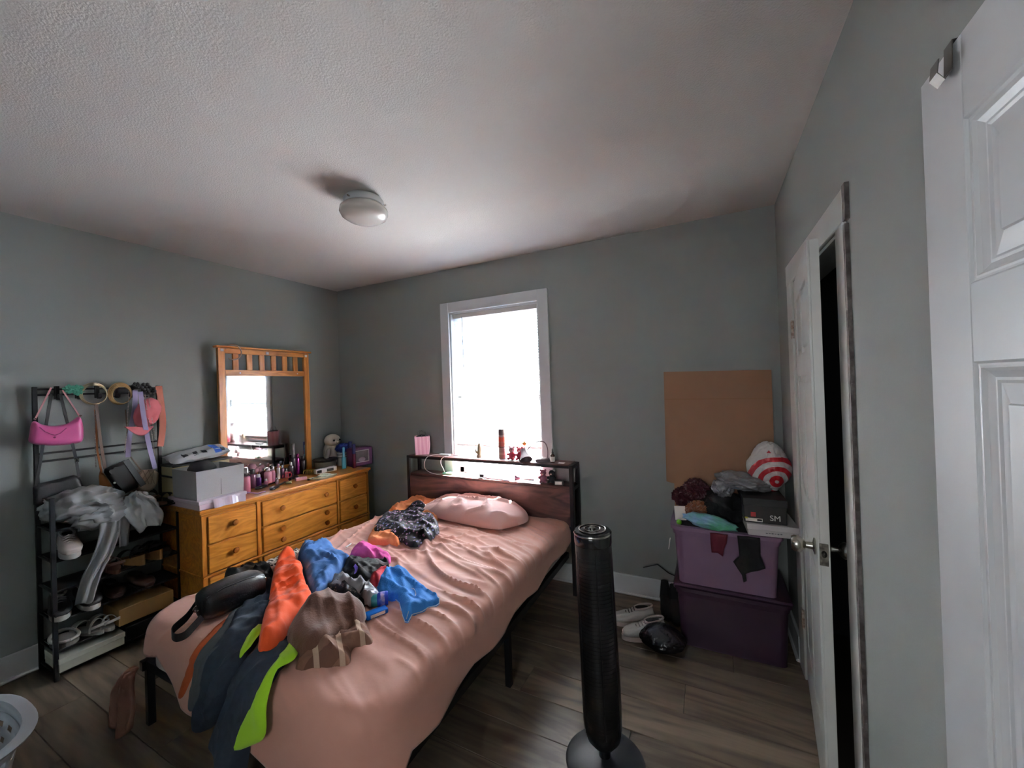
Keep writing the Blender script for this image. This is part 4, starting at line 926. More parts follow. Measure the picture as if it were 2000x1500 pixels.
# lower shelf
LZ = .7385
one(G(T(1.68, -.14, LZ) @ Rz(.1)).box(-.035, .035, -.012, .012, 0, .004).box(.008, .012, -.012, .012, 0, .05).box(.012, .045, -.01, -.004, .006, .03), 'tablet_stand', mat('black_tint', '1a1718', .4), 'little folding stand on the lower headboard shelf', 'stand')
one(G(T(1.84, -.1, LZ) @ Rz(-.1)).box(-.12, .12, -.05, .05, 0, .008, bev=.002), 'white_notebook', mat('notebook', 'cfc7da', .6), 'pale closed notebook lying on the lower headboard shelf', 'notebook')
hb = thing('hair_brush', 'purple tipped makeup brush on the lower headboard shelf', 'brush', (2.0, -.13, LZ))
G().tube([(1.985, -.135, LZ + .02), (2.02, -.12, LZ + .018)], .02, n=14, radii=[.02, .012]).build('bristles', mat('brush_mauve', '8d6a86', .7), hb, smooth=True)
G().tube([(2.02, -.12, LZ + .014), (2.12, -.1, LZ + .008)], .006, n=8).build('handle', mat('pale_handle', 'd9c6ce', .4), hb, smooth=True)
bear(2.2, -.11, LZ, .085, 'plush_toy', 'small mauve plush toy on the lower headboard shelf under the lamp', 'toy', mat('mauve_plush', 'a97086', .8), mat('mauve_plush', 'a97086', .8), rot=.3)
bear(2.265, -.1, LZ, .085, 'plush_toy', 'small dark plush toy with pale ears beside the mauve one', 'toy', mat('charcoal_plush', '2f3338', .8), mat('charcoal_plush', '2f3338', .8), ear=mat('pale_ears', 'c9c6c8', .8))
tb = thing('small_tin', 'small dark box with white paper label at the right of the lower shelf', 'box', (2.33, -.135, LZ))
G(T(2.33, -.135, LZ) @ Rz(.25)).box(-.032, .032, -.02, .02, 0, .032, bev=.002).build('box_body', mat('tin_dark', '55524c', .5), tb)
G(T(2.33, -.135, LZ) @ Rz(.25)).box(-.026, .02, -.0212, -.0202, .005, .026).build('paper_label', LAB, tb)

# ================================================================== DRESSER TOP
def dp(u, v, z=DZ): return at(u, v, 2, z)
PKW = mat('pale_pink_board', 'dcc3cd', .6)
sb = thing('shoe_box', 'pale pink white cardboard box under the grey fabric bin', 'box', (.35, -1.34, DZ + .001))
G().box(.17, .535, -1.47, -1.205, DZ + .001, DZ + .052, bev=.002).build('box_body', PKW, sb)
G().box(.166, .539, -1.474, -1.201, DZ + .035, DZ + .055, bev=.002).build('lid', mat('pale_pink_lid', 'e4d2dc', .5), sb)
G().grid(lambda u, v: (.5405 + .012 * v + .006 * math.sin(u * 14), -1.40 + u * .18, DZ + .05 - v * .05 - .02 * max(0, u - .8) * v), 14, 6).build('torn_wrap', mat('wrap_film', 'ead9e6', .2), sb, thick=.001)
fb = thing('fabric_bin', 'grey fabric storage bin on the pale pink box at the dresser end', 'storage bin', (.38, -1.34, DZ + .0565))
z0 = DZ + .0565; z1_ = z0 + .175
FBM = mat('grey_felt', 'b0aead', .9, bump=.5, bscale=300)
def bin_ring(z, o): return [(.22 - o, -1.465 - o, z), (.50 + o, -1.465 - o, z), (.50 + o, -1.20 + o, z), (.22 - o, -1.20 + o, z)]
V = bin_ring(z0, 0) + bin_ring(z1_, .004) + bin_ring(z1_, -.002) + bin_ring(z0 + .006, -.008)
F = [(3, 2, 1, 0)] + [(k * 4 + j, k * 4 + (j + 1) % 4, k * 4 + 4 + (j + 1) % 4, k * 4 + 4 + j) for k in range(3) for j in range(4)] + [(12, 13, 14, 15)]
g = G(); g._add(V, F); g.build('bin_body', FBM, fb)
G().box(.4995, .5025, -1.335, -1.332, z0 + .01, z1_ - .004).build('seam', mat('felt_seam', '7b7b79', .9), fb)
one(G().ball((.36, -1.37, z1_ - .005), (.09, .07, .05), 3, amp=.15), 'black_hat', BLK, 'black cap poking out of the grey fabric bin', 'cap', smooth=True)
one(G().box(.03, .19, -1.452, -1.12, DZ + .001, .985, bev=.003), 'cream_box', mat('cream_foam', 'c9b98e', .8, bump=.6, bscale=120), 'cream speckled box between the grey bin and the wall', 'box')
one(G().box(.02, .205, -1.46, -1.105, .986, 1.0, bev=.004), 'black_tray', BLACKP, 'thin black tray lid lying on the cream box', 'tray')
mb = thing('mail_pouch', 'white and blue padded mailer pouch lying on the black tray', 'package', (.12, -1.28, 1.001))
def mlf(side):
    def f(u, v):
        a, b = u * 2 - 1, v * 2 - 1; e = (max(0, 1 - abs(a) ** 3) * max(0, 1 - abs(b) ** 3)) ** .5
        z = 1.045 + (.028 * e if side else -.03 * e) + .012 * noise.noise(Vector((a * 3, b * 3, 1))) + .035 * a * .5
        return (.13 + b * .075, -1.285 + a * .17, z + (b * -.02))
    return f
g = G(); g.grid(mlf(1), 20, 10); g.grid(mlf(0), 20, 10); bmesh.ops.remove_doubles(g.bm, verts=g.bm.verts, dist=.0008)
g.build('pouch_body', mat('mailer_white', 'd4d6d8', .5), mb, smooth=True)
for k, (a, wd) in enumerate(((-.55, .02), (-.2, .03), (.1, .022), (.75, .018))):
    y = -1.285 + a * .17; g = G(); g.grid(lambda u, v: (lambda q: (q[0], q[1], q[2] + .001))(mlf(1)((a + (u - .5) * .16 + 1) / 2, .62 + v * .28)), 3, 4)
    g.build('printed_line', mat('print_dark', '3c4048', .6), mb)
g = G(); g.grid(lambda u, v: (lambda q: (q[0], q[1], q[2] + .0012))(mlf(1)(.72 + u * .12, .25 + v * .7)), 4, 6); g.build('printed_label', mat('print_blue', '2f62c8', .5), mb)

def dq(u, v, xmin=.15):
    p = dp(u, v)
    if p.x < xmin: p = at(u, v, 0, xmin)
    return Vector((p.x, p.y, DZ + .0005))
def bottle(u, v, vt, r, name, label, body, cap, capr=None, group=None, neck=.75, rough=None, xmin=.15):
    p = dq(u, v, xmin); t = thing(name, label, 'bottle', p, group); z = p.z; h = max(.05, at(u, vt, 0, p.x).z - z); hb_ = h * neck; cr = capr or r * .6
    G().lathe([(r * .9, 0), (r, r * .15), (r, hb_ - r * .5), (r * .85, hb_ - r * .15), (cr * .7, hb_)], (p.x, p.y, z), n=20).build('bottle_body', body, t, smooth=True)
    G().lathe([(cr, hb_ - .001), (cr * 1.05, hb_ + .003), (cr * 1.05, h - .004), (cr * .8, h), (0, h)], (p.x, p.y, z), n=18).build('cap', cap, t, smooth=True)
    return t
PG = mat('pink_glass', 'b06d84', .12, coat=.4); DM = mat('mauve_glass', '5a2f48', .15, coat=.4); PUR = mat('purple_plastic', '6b3a86', .25)
SIL = mat('silver_cap', 'c9c3c6', .2, metal=.9); BUR = mat('burgundy_glass', '4c1424', .15); ROSE = mat('rose_plastic', 'c78a9c', .35)
MAG = mat('magenta_metal', '7d1f66', .3, metal=.4); SKY = mat('light_blue_plastic', '5fb4cf', .35); NVY = mat('navy_plastic', '2a3a78', .3); WPL = mat('white_plastic', 'efeeee', .4)
bt = bottle(482, 964, 913, .024, 'body_mist_bottle', 'tall pink mist bottle with stacked silver collar next to the grey bin', PG, SIL, .015, neck=.68)
p = dq(482, 964)
for k in (.125, .137): G().lathe([(.018, k), (.023, k + .003), (.018, k + .007)], (p.x, p.y, DZ), n=20, cap=False).build('collar_ring', SIL, bt, smooth=True)
bottle(494, 953, 916, .024, 'perfume_bottle', 'dark mauve bottle just behind the tall pink mist bottle', DM, BLACKP)
bottle(505, 950, 926, .02, 'perfume_bottle', 'purple bottle with white cap in front of the dark mauve one', PUR, WPL)
bottle(524, 943, 913, .027, 'perfume_bottle', 'wide pink pump bottle in the middle of the dresser clutter', ROSE, SIL)
bottle(534, 941, 911, .016, 'perfume_bottle', 'slim rose bottle with silver cap beside the wide pink one', PG, SIL)
bottle(513, 938, 912, .02, 'perfume_bottle', 'burgundy bottle just behind the wide pink pump bottle', BUR, SIL)
bottle(544, 934, 906, .012, 'lotion_tube', 'slim white and pink tube behind the coral claw clip', WPL, ROSE)
bottle(552, 930, 908, .016, 'perfume_bottle', 'small mauve bottle between the white tube and the dark flask', DM, SIL)
bottle(569, 924, 902, .026, 'perfume_bottle', 'squat dark flask with silver neck beside the magenta spray', mat('smoke_glass', '2b2328', .15), SIL, .012)
bottle(574, 920, 866, .02, 'lotion_bottle', 'tall grey capped bottle standing close to the mirror glass', mat('smoke_glass2', '3b3338', .2), mat('grey_cap', '6d6a6c', .4), .014, neck=.55, xmin=.13)
bottle(582, 922, 886, .019, 'hair_spray', 'metallic magenta spray can before the right mirror post', MAG, MAG, .012, neck=.82)
bottle(592, 925, 890, .026, 'shampoo_bottle', 'black bottle between the magenta can and the right mirror post', BLACKP, BLACKP, .016, neck=.8)
bottle(489, 945, 920, .018, 'perfume_bottle', 'small clear rose bottle peeping out left of the brush cup', PG, ROSE)
bottle(558, 932, 914, .018, 'cream_jar', 'pale jar with black lid between the coral clip and the flask', mat('pale_jar', 'b9a8a0', .4), BLACKP, .017, neck=.7)
bottle(529, 934, 908, .014, 'lotion_tube', 'black and white patterned tube behind the wide pink pump bottle', mat('bw_print', 'd0c8cc', .4, col2='1d1a1c', vscale=70), BLACKP)
bottle(520, 950, 935, .014, 'nail_polish', 'tiny clear polish bottle in front of the wide pink bottle', PG, WPL, .008)
bottle(541, 946, 934, .012, 'nail_polish', 'tiny silver topped bottle next to the black brushes', mat('clear_acrylic', 'a89aa2', .1), SIL, .008)
bottle(672, 915, 873, .019, 'spray_bottle', 'light blue waisted spray bottle before the white tub', SKY, SKY, .01, neck=.55)
bottle(692, 914, 867, .016, 'lotion_tube', 'dark red tube with navy cap in front of the picture box', mat('tube_red', '5c1738', .3), NVY, .015, neck=.6)
bottle(685, 904, 862, .024, 'shampoo_bottle', 'navy bottle left of the picture box', NVY, NVY, .016, neck=.8, xmin=.28)
# make-up brushes in a cup
p = dq(500, 938)
cp = thing('brush_cup', 'cup of make-up brushes with fluffy mauve heads by the mirror', 'cup', (p.x, p.y, DZ + .0005))
G().lathe([(.026, .0), (.03, .004), (.032, .07), (.028, .07), (.026, .006)], (p.x, p.y, DZ + .0005), n=22).build('cup', mat('smoke_acrylic', '6d5660', .1), cp, smooth=True)
for k, (dy, dx, h) in enumerate(((-.10, .0, .13), (-.05, .02, .14), (.0, -.01, .12), (.03, .01, .105), (.06, .0, .12), (-.02, .03, .11))):
    q0 = Vector((p.x, p.y, DZ + .02)); q1 = Vector((p.x + dx, p.y + dy * .8, DZ + h))
    G().tube([q0, q1], .003, n=6).build('brush_handle', BLACKP if k % 2 else ROSE, cp)
    G().ball(q1, (.026, .032, .03) if k < 2 else (.016, .02, .022), 2).build('brush_head', mat('brush_hair', '8c6470', .9, bump=.8, bscale=200), cp, smooth=True)
# black lying brushes
for k, (a, b, lab) in enumerate((((500, 957), (538, 944), 'black paddle brush lying at the dresser edge near the pink bottle'), ((530, 958), (556, 944), 'second black brush lying right of the paddle brush'))):
    A_, B_ = dp(*a), dp(*b); t = thing('hair_brush', lab, 'brush', (A_.x, A_.y, DZ + .0005))
    mm = T(A_.x, A_.y, DZ + .001) @ Rz(math.atan2(B_.y - A_.y, B_.x - A_.x)); L_ = (B_ - A_).length
    G(mm).loft([(0, 0, .01, .002, .01), (.02, 0, .024, 0, .018), (.07, 0, .026, 0, .02), (.1, 0, .012, .002, .014)], n=14).build('brush_head', BLACKP, t, smooth=True)
    G(mm).loft([(.1, 0, .011, .002, .013), (L_ * .8, 0, .008, .002, .012), (L_, 0, .01, .002, .012)], n=10).build('handle', BLACKP, t, smooth=True)
def claw(u, v, lab, m_, s=1):
    p = dq(u, v); t = thing('hair_claw', lab, 'hair clip', (p.x, p.y, DZ + .0005)); mm = T(p.x, p.y, DZ + .001) @ Rz(.5) @ Matrix.Scale(s, 4)
    for sx in (-1, 1):
        g = G(mm)
        for k in range(5): g.tube([(-.034 + k * .017, sx * .004, .034), (-.036 + k * .018, sx * .024, .022), (-.036 + k * .018, sx * .026, .008), (-.036 + k * .018, sx * .012, .002)], .0035, n=6)
        g.tube([(-.04, sx * .01, .034), (.04, sx * .01, .034)], .005, n=6); g.build('jaw', m_, t, smooth=True)
claw(556, 925, 'coral pink claw clip on the dresser', mat('coral_plastic', 'e5566a', .35), 1.1)
claw(604, 926, 'yellowish translucent claw clip behind the oval tray', mat('amber_plastic', '8a7c38', .35), 1)
p = dp(588, 938); one(G(T(p.x, p.y, DZ + .001) @ Rz(1.25)).box(-.04, .04, -.015, .015, 0, .024, bev=.002), 'pink_carton', mat('pink_carton', 'd9a3b0', .5), 'little pink carton lying near the dresser edge', 'carton')
A_, B_ = dp(566, 940), dp(580, 934); one(G().tube([(A_.x, A_.y, DZ + .016), (B_.x, B_.y, DZ + .013)], .015, n=12, radii=[.012, .014]), 'black_tube', BLACKP, 'short black cosmetic tube end to end with the pink carton', 'tube', smooth=True)
p = dp(606, 938); one(G(T(p.x, p.y, DZ + .001) @ Rz(1.3)).box(-.022, .022, -.008, .008, 0, .012, bev=.003), 'black_compact', BLACKP, 'small black compact right of the pink carton', 'compact')
p = dp(564, 945); one(G(T(p.x, p.y, DZ + .001) @ Rz(.9)).box(-.02, .02, -.012, .012, 0, .016, bev=.003), 'green_eraser', mat('olive_block', '7f8560', .6), 'small olive green block between the black brush and black tube', 'block')
p = dp(500, 964); one(G().tube(smoothpath([Vector((p.x + a, p.y + b, DZ + .004 + c)) for a, b, c in ((-.03, -.06, .02), (.0, -.03, .01), (.02, .0, 0), (.02, .03, 0), (.03, .05, 0))]), .004, n=7), 'hair_tie', mat('lilac_tie', 'a58ab8', .5), 'lilac hair tie curling at the foot of the pink mist bottle', 'hair tie', smooth=True)
# black tub with rim, white box, oval tray
p = dq(640, 910, .2) + Vector((.03, 0, 0)); tz = DZ + .0005
tbx = thing('storage_tub', 'round clear tub with wide black rim right of the mirror', 'tub', (p.x - .06, p.y, tz)); cx_, cy_ = p.x - .06, p.y
G().lathe([(.075, 0), (.085, .004), (.092, .075), (.088, .075), (.08, .006)], (cx_, cy_, tz), n=30).build('tub_body', mat('smoke_tub', '7d776c', .2), tbx, smooth=True)
G().lathe([(.091, .068), (.1, .072), (.104, .085), (.097, .09), (.06, .088), (0, .08)], (cx_, cy_, tz), n=30, sx=1, sy=1).build('rim', mat('black_rim', '15140f', .5), tbx, smooth=True)
p = dp(636, 924); mm = T(p.x, p.y, DZ + .0005) @ Rz(1.42)
wbx = thing('cosmetics_box', 'long white cosmetics box with black windows in front of the tub', 'box', (p.x, p.y, DZ + .0005))
G(mm).box(-.09, .09, -.022, .022, .008, .045, bev=.002).build('box_body', WPL, wbx)
for a, b in ((-.085, -.045), (.0, .06)): G(mm).box(a, b, -.0225, -.0215, .014, .038).build('black_window', BLACKP, wbx)
p = dp(632, 934); otm = T(p.x, p.y, DZ + .0005) @ Rz(1.32)
ot = thing('oval_tray', 'oval cream tray holding crumpled paper at the dresser edge', 'tray', (p.x, p.y, DZ + .0005))
G(otm).lathe([(.8, 0), (.96, .08), (1, .13), (.96, .12), (.78, .03), (0, .03)], n=36, sx=.1, sy=.038).bm.free()
g = G(otm @ Matrix.Diagonal((.11, .038, .12, 1))); g.lathe([(.8, 0), (.96, .08), (1, .14), (.96, .13), (.78, .05), (0, .05)], n=36); g.build('tray', mat('cream_ceramic', 'cfcfb8', .3), ot, smooth=True)
one(G(otm).ball((.0, .0, .022), (.05, .018, .014), 3, amp=.5, freq=3, ridge=True), 'crumpled_tissue', mat('mint_paper', 'c6d2c2', .8), 'crumpled pale tissue lying in the oval tray', 'tissue')
# white tub with blue bag, plush, purple frame box
p = at(668, 890, 0, .2) + Vector((.05, 0, 0))
wt = thing('white_tub', 'white tub with printed lines under the blue bag', 'tub', (p.x - .05, p.y, tz))
G().lathe([(.038, 0), (.042, .004), (.045, .12), (.04, .125)], (p.x - .05, p.y, tz), n=26).build('tub_body', WPL, wt, smooth=True)
for k in (.075, .1): G().lathe([(.0446, k), (.0447, k + .006)], (p.x - .05, p.y, tz), n=26, cap=False).build('printed_line', mat('print_dark', '3c4048', .6), wt, smooth=True)
one(G().ball((p.x - .03, p.y - .0, tz + .165), (.055, .07, .04), 4, amp=.25, freq=2.2, ridge=True), 'blue_bag', mat('royal_blue_cloth', '27439c', .7), 'royal blue bag crumpled on top of the white tub', 'bag', smooth=True)
ps = thing('plush_seal', 'white plush animal with black eyes sitting in the dresser corner', 'plush toy', (.1, -.2, tz))
PL = mat('cream_plush', 'd8cdbd', .95, bump=.8, bscale=150)
G().ball((.1, -.2, tz + .12), (.065, .075, .12), 3).build('body', PL, ps, smooth=True)
G().ball((.115, -.2, tz + .235), (.065, .075, .06), 3).build('head', PL, ps, smooth=True)
for dy in (-.02, .045): G().ball((.177, -.21 + dy, tz + .24), (.008, .01, .01), 2).build('eye', BLACKP, ps, smooth=True)
G().ball((.178, -.195, tz + .22), (.012, .014, .01), 2).build('snout', PL, ps, smooth=True)
for sy_ in (-1, 1): G().ball((.14, -.2 + sy_ * .075, tz + .12), (.03, .02, .055), 2, R=Rx(sy_ * .4).to_3x3()).build('flipper', PL, ps, smooth=True)
pf = thing('picture_holder', 'purple box shaped picture frame with white rim at the window end of the dresser', 'picture frame', (.36, -.1, tz))
PP = mat('purple_frame', '6c4170', .4)
mm = T(.36, -.105, tz) @ Rz(math.radians(-14))
G(mm).box(-.06, .06, -.1, .1, 0, .165, bev=.012, seg=2).build('frame_box', PP, pf, smooth=True)
g = G(mm)
for a, b, c, d in ((-.085, .06, .035, .041), (-.085, .06, .14, .146), (-.085, -.079, .035, .146), (.054, .06, .035, .146)): g.box(.0605, .064, a, b, c, d)
g.build('white_rim', WPL, pf)
G(mm).box(.0602, .0615, -.079, .054, .041, .14).build('picture', mat('photo_dark', '3a3640', .3, col2='56505c', vscale=20), pf)
G(mm).ball((.062, -.01, .06), (.002, .035, .022), 2).build('picture_figure', mat('photo_pale', 'a8a0ae', .5), pf, smooth=True)

# ================================================================== RACK CONTENTS
def rp(u, v, x): return at(u, v, 0, x)
PKL = mat('pink_leather', 'e268a2', .35, bump=.1, bscale=80)
pb = thing('shoulder_bag', 'bright pink baguette shoulder bag hanging from the rack', 'handbag', (.1, -1.93, 1.2))
pts = [(57, 850), (54, 862), (66, 869), (110, 871), (148, 867), (163, 862), (164, 840), (160, 818), (153, 812), (136, 826), (118, 831), (98, 832), (80, 829), (70, 822), (60, 824)]
P = chaikin([(lambda q: (q.y, q.z))(rp(u, v, .11)) for u, v in pts])
V, F = fill(P, .008)
for side in (1,):
    g = G(); top = []; 
    for sgn in (1, -1):
        o = len(top) * 0
        g._add([(.11 + sgn * .03 * math.sqrt(max(0, min(1, edist(P, p.x, p.y) / .03)) * (2 - min(1, edist(P, p.x, p.y) / .03))), p.x, p.y) for p in V], [tuple(f) for f in F])
    bmesh.ops.remove_doubles(g.bm, verts=g.bm.verts, dist=.0005)
    g.build('bag_body', PKL, pb, smooth=True)
def rpath(P_, x): return [rp(u, v, xx if (xx := x) else x) for u, v in P_]
G().tube(rpath([(77, 834), (88, 843), (100, 848), (108, 850), (118, 846), (130, 836)], .143), .0022, n=5).build('flap_seam', mat('pink_dark', 'b04a7c', .4), pb)
G().ball(rp(107, 854, .143), .006, 1).build('snap', mat('pink_dark', 'b04a7c', .4), pb)
STR = mat('pink_strap', 'c98b8f', .5)
for a, b in (((68, 820), (100, 757)), ((156, 814), (122, 762))): G().strap([rp(*a, .11), rp(*b, .082)], .007, .003, (0, 0, 1) if 0 else (0, 1, 0)).build('strap', STR, pb)
for a in ((68, 818), (157, 812)): G().ball(rp(*a, .115), .006, 1).build('ring', CHROME, pb)
BKL = mat('soft_black_leather', '1d1d20', .5, bump=.3, bscale=120)
def flatbag(name, lab, cor, x, th, m_, bev=.01, cat='handbag', **kw):
    """soft box bag from four photo corners (tl,tr,br,bl) on the plane x"""
    c = [rp(u, v, x) for u, v in cor]; t = thing(name, lab, cat, (x, sum(p.y for p in c) / 4, min(p.z for p in c)))
    P_ = chaikin([(p.y, p.z) for p in c], 1 if len(c) > 4 else 1)
    P_ = [((a[0] * .9 + b[0] * .1), (a[1] * .9 + b[1] * .1)) for a, b in zip(P_, P_[1:] + P_[:1])]
    if len(c) == 4:
        P_ = []
        for i in range(4):
            q0, q1, q2 = [(c[j % 4].y, c[j % 4].z) for j in (i - 1, i, i + 1)]
            for k in range(4):
                w0 = (3 - k) / 3 * .1; w2 = k / 3 * .1; P_.append((q1[0] + (q0[0] - q1[0]) * w0 + (q2[0] - q1[0]) * w2, q1[1] + (q0[1] - q1[1]) * w0 + (q2[1] - q1[1]) * w2))
    V_, F_ = fill(P_, .012); g = G()
    for sg in (1, -1):
        g._add([(x + sg * th / 2 * min(1, .25 + math.sqrt(min(1, edist(P_, p.x, p.y) / .02))), p.x, p.y) for p in V_], [tuple(f) for f in F_])
    B_ = P_; n = len(B_)
    g.prism(P_, x - th * .125, x + th * .125, lambda a, b, d: (d, a, b))
    g.build('bag_body', m_, t, smooth=True); return t
k1 = flatbag('shoulder_bag', 'black leather shoulder bag hanging low on long straps below the pink bag', [(65, 948), (152, 926), (170, 968), (66, 990)], .1, .05, BKL)
G().strap([rp(70, 950, .125), rp(78, 905, .13), rp(100, 770, .085)], .012, .003, (0, 1, 0)).build('strap', BKL, k1)
G().strap([rp(155, 932, .125), rp(147, 890, .13), rp(118, 770, .085)], .012, .003, (0, 1, 0)).build('strap', BKL, k1)
g = G(); a = rp(150, 899, .133)
for q in ((-.008, .008, -.01, -.007), (-.008, .008, .007, .01), (-.008, -.005, -.01, .01), (.005, .008, -.01, .01)): g.box(a.x - .002, a.x + .002, a.y + q[0], a.y + q[1], a.z + q[2], a.z + q[3])
g.build('buckle', CHROME, k1)
k2 = flatbag('crossbody_bag', 'small black square bag tilted on the rack beside the quilted one', [(200, 918), (248, 897), (272, 950), (236, 968)], .13, .05, mat('matte_black_bag', '0f0f11', .6))
G().strap([rp(246, 899, .158), rp(262, 922, .16), rp(280, 948, .158)], .028, .004, (0, .8, .6)).build('strap', mat('grey_webbing', '3c3d40', .6), k2)
G().cyl(rp(224, 943, .156), rp(224, 943, .162), .006, n=12).build('clasp', CHROME, k2)
G().strap([rp(205, 915, .13), rp(196, 860, .09), rp(188, 790, .075)], .014, .003, (0, 1, 0)).build('strap', mat('taupe_strap', '5c4a40', .6), k2)
k3 = flatbag('quilted_bag', 'beige quilted shoulder bag hanging at the right end of the rack', [(264, 920), (309, 914), (309, 945), (285, 966), (262, 955)], .075, .045, mat('beige_quilt', '9a8878', .6, bump=.3))
for s_ in (0, 1, 2, 3): G().tube([rp(268 + s_ * 11, 918, .1), rp(262 + s_ * 11 + (18 if s_ < 3 else 0), 945, .1)], .0012, n=4).build('quilt_seam', mat('beige_dark', '7d6c5e', .7), k3)
for s_ in (0, 1, 2): G().tube([rp(280 + s_ * 11, 918, .1), rp(264 + s_ * 10, 942, .1)], .0012, n=4).build('quilt_seam', mat('beige_dark', '7d6c5e', .7), k3)
G().strap([rp(275, 918, .08), rp(252, 888, .08), rp(245, 800, .075)], .006, .002, (0, 1, 0)).build('strap', mat('beige_dark', '7d6c5e', .7), k3)
k4 = flatbag('tan_bag', 'narrow tan leather bag with gold chain hanging behind the black square bag', [(192, 918), (204, 925), (222, 955), (231, 988), (214, 984), (196, 968)], .085, .035, mat('tan_leather', '9c5a22', .45))
G().tube([rp(a, b, .108) for a, b in ((197, 970), (203, 972), (212, 979), (220, 984), (228, 990))], .0035, n=6).build('gold_chain', mat('gold', 'd9b070', .25, metal=1), k4)
G().strap([rp(198, 922, .09), rp(190, 880, .085), rp(186, 800, .075)], .009, .002, (0, 1, 0)).build('strap', mat('tan_leather', '9c5a22', .45), k4)
def beads(name, lab, P_, x, m_, sp=.009, r=.0032):
    pth = [rp(u, v, x) for u, v in P_]; g = G(); acc = 0
    for i in range(len(pth) - 1):
        L_ = (pth[i + 1] - pth[i]).length; d = 0
        while d < L_:
            g.ball(pth[i].lerp(pth[i + 1], d / L_), r, 1); d += sp
    return one(g, name, m_, lab, 'necklace')
PEARL = mat('pearl', 'cdbfb4', .3)
beads('bead_chain', 'straight silver bead chain hanging at the middle of the rack', [(186, 800), (186, 860), (187, 912)], .1, SIL)
beads('bead_necklace', 'long bead necklace left of the pink cap', [(252, 765), (250, 800), (247, 850), (243, 885)], .105, PEARL)
beads('bead_necklace', 'pearl bead strand falling across the pink cap to the right', [(283, 772), (288, 810), (297, 850), (304, 905)], .155, PEARL)
beads('bead_necklace', 'shorter pearl strand beside the longer one on the pink cap', [(290, 772), (294, 800), (300, 840), (303, 858)], .157, PEARL)
def loopbelt(name, lab, cu, cv, ru, rv, x, m_, r=.0028, n_=3):
    t = thing(name, lab, 'belt', (x, rp(cu, cv, x).y, rp(cu, cv, x).z - .08))
    for k in range(n_):
        g = G(); g.tube([rp(cu + k * 1.2 + (ru - k * 1.5) * math.cos(a), cv + k * .8 + (rv - k * 1.4) * math.sin(a), x + .003 * k + .004 * math.sin(a * 3 + k)) for a in [i * PI / 16 for i in range(33)]], r, n=6)
        g.build('coil', m_, t, smooth=True)
loopbelt('rope_belt', 'coiled metallic hoop belt hanging at the middle hooks', 182, 769, 27, 21, .085, mat('pale_gold', 'a89878', .35, metal=.7))
loopbelt('rope_belt', 'coiled tan twisted rope belt right of the metallic hoops', 234, 769, 23, 21, .085, mat('tan_rope', 'a08050', .7), .0035, 4)
one(G().ball(rp(136, 760, .085), (.014, .022, .02), 3, amp=.6, freq=3, ridge=True).ball(rp(152, 762, .085), (.014, .022, .024), 3, amp=.6, freq=3, seed=2, ridge=True), 'scrunchie', mat('teal_cloth', '4f9c86', .7), 'teal green scrunchie on the second rack hook', 'scrunchie')
# cap
pc = thing('baseball_hat', 'salmon pink baseball cap hanging near the right end of the rack', 'cap', (.1, rp(285, 810, .1).y, rp(285, 845, .1).z))
CPM = mat('salmon_cloth', 'd9757c', .8, bump=.3)
c0 = rp(288, 806, .11); G().ball(c0, (.055, .062, .095), 3, R=Rx(-.35).to_3x3(), amp=.12, freq=2).build('crown', CPM, pc, smooth=True)
c1 = rp(270, 838, .14); G().grid(lambda u, v: (c1.x + .02 * math.sin(u * PI) + v * .02, c1.y + (u - .5) * .13, c1.z + .02 - v * .055 * math.sin(u * PI) - .01 * u), 14, 6).build('brim', CPM, pc, smooth=True, thick=.003)
def ribbon(name, lab, P_, x, wd, m_, cat='ribbon'):
    pth = smoothpath([rp(u, v, x) + Vector((.006 * math.sin(i * 2.1), 0, 0)) for i, (u, v) in enumerate(P_)], 4)
    g = G(); g.strap(pth, wd, .002, (0, 1, 0)); return one(g, name, m_, lab, cat, smooth=True)
LAV = mat('lavender_satin', 'a39ac0', .5)
ribbon('lavender_ribbon', 'lavender sash hanging left of the salmon cap', [(264, 762), (262, 800), (254, 850), (250, 893)], .1, .024, LAV, 'sash')
ribbon('lavender_ribbon', 'long lavender sash running over the salmon cap to the lower right', [(274, 765), (281, 820), (292, 870), (303, 915)], .165, .024, LAV, 'sash')
ribbon('rust_scarf', 'rust brown satin scarf at the right rack post', [(310, 754), (314, 790), (319, 830), (313, 872)], .07, .035, mat('rust_satin', '8a3a1a', .5), 'scarf')
for k, (u, v, s_) in enumerate(((266, 753, 1), (284, 756, 1.3), (296, 764, 1.1))):
    lab = ('black flower hair clip at the left of three on the right hooks', 'largest black flower hair clip in the middle of three', 'black hair clip nearest the right rack post')[k]
    c = rp(u, v, .09); g = G()
    for j in range(6): a = j * PI / 3; g.ball(c + Vector((0, math.cos(a) * .014 * s_, math.sin(a) * .014 * s_)), (.007 * s_, .01 * s_, .01 * s_), 1)
    g.ball(c + Vector((.006, 0, 0)), .007 * s_, 1)
    one(g, 'flower_clip', mat('black_petal', '101012', .5), lab, 'hair clip', smooth=True)

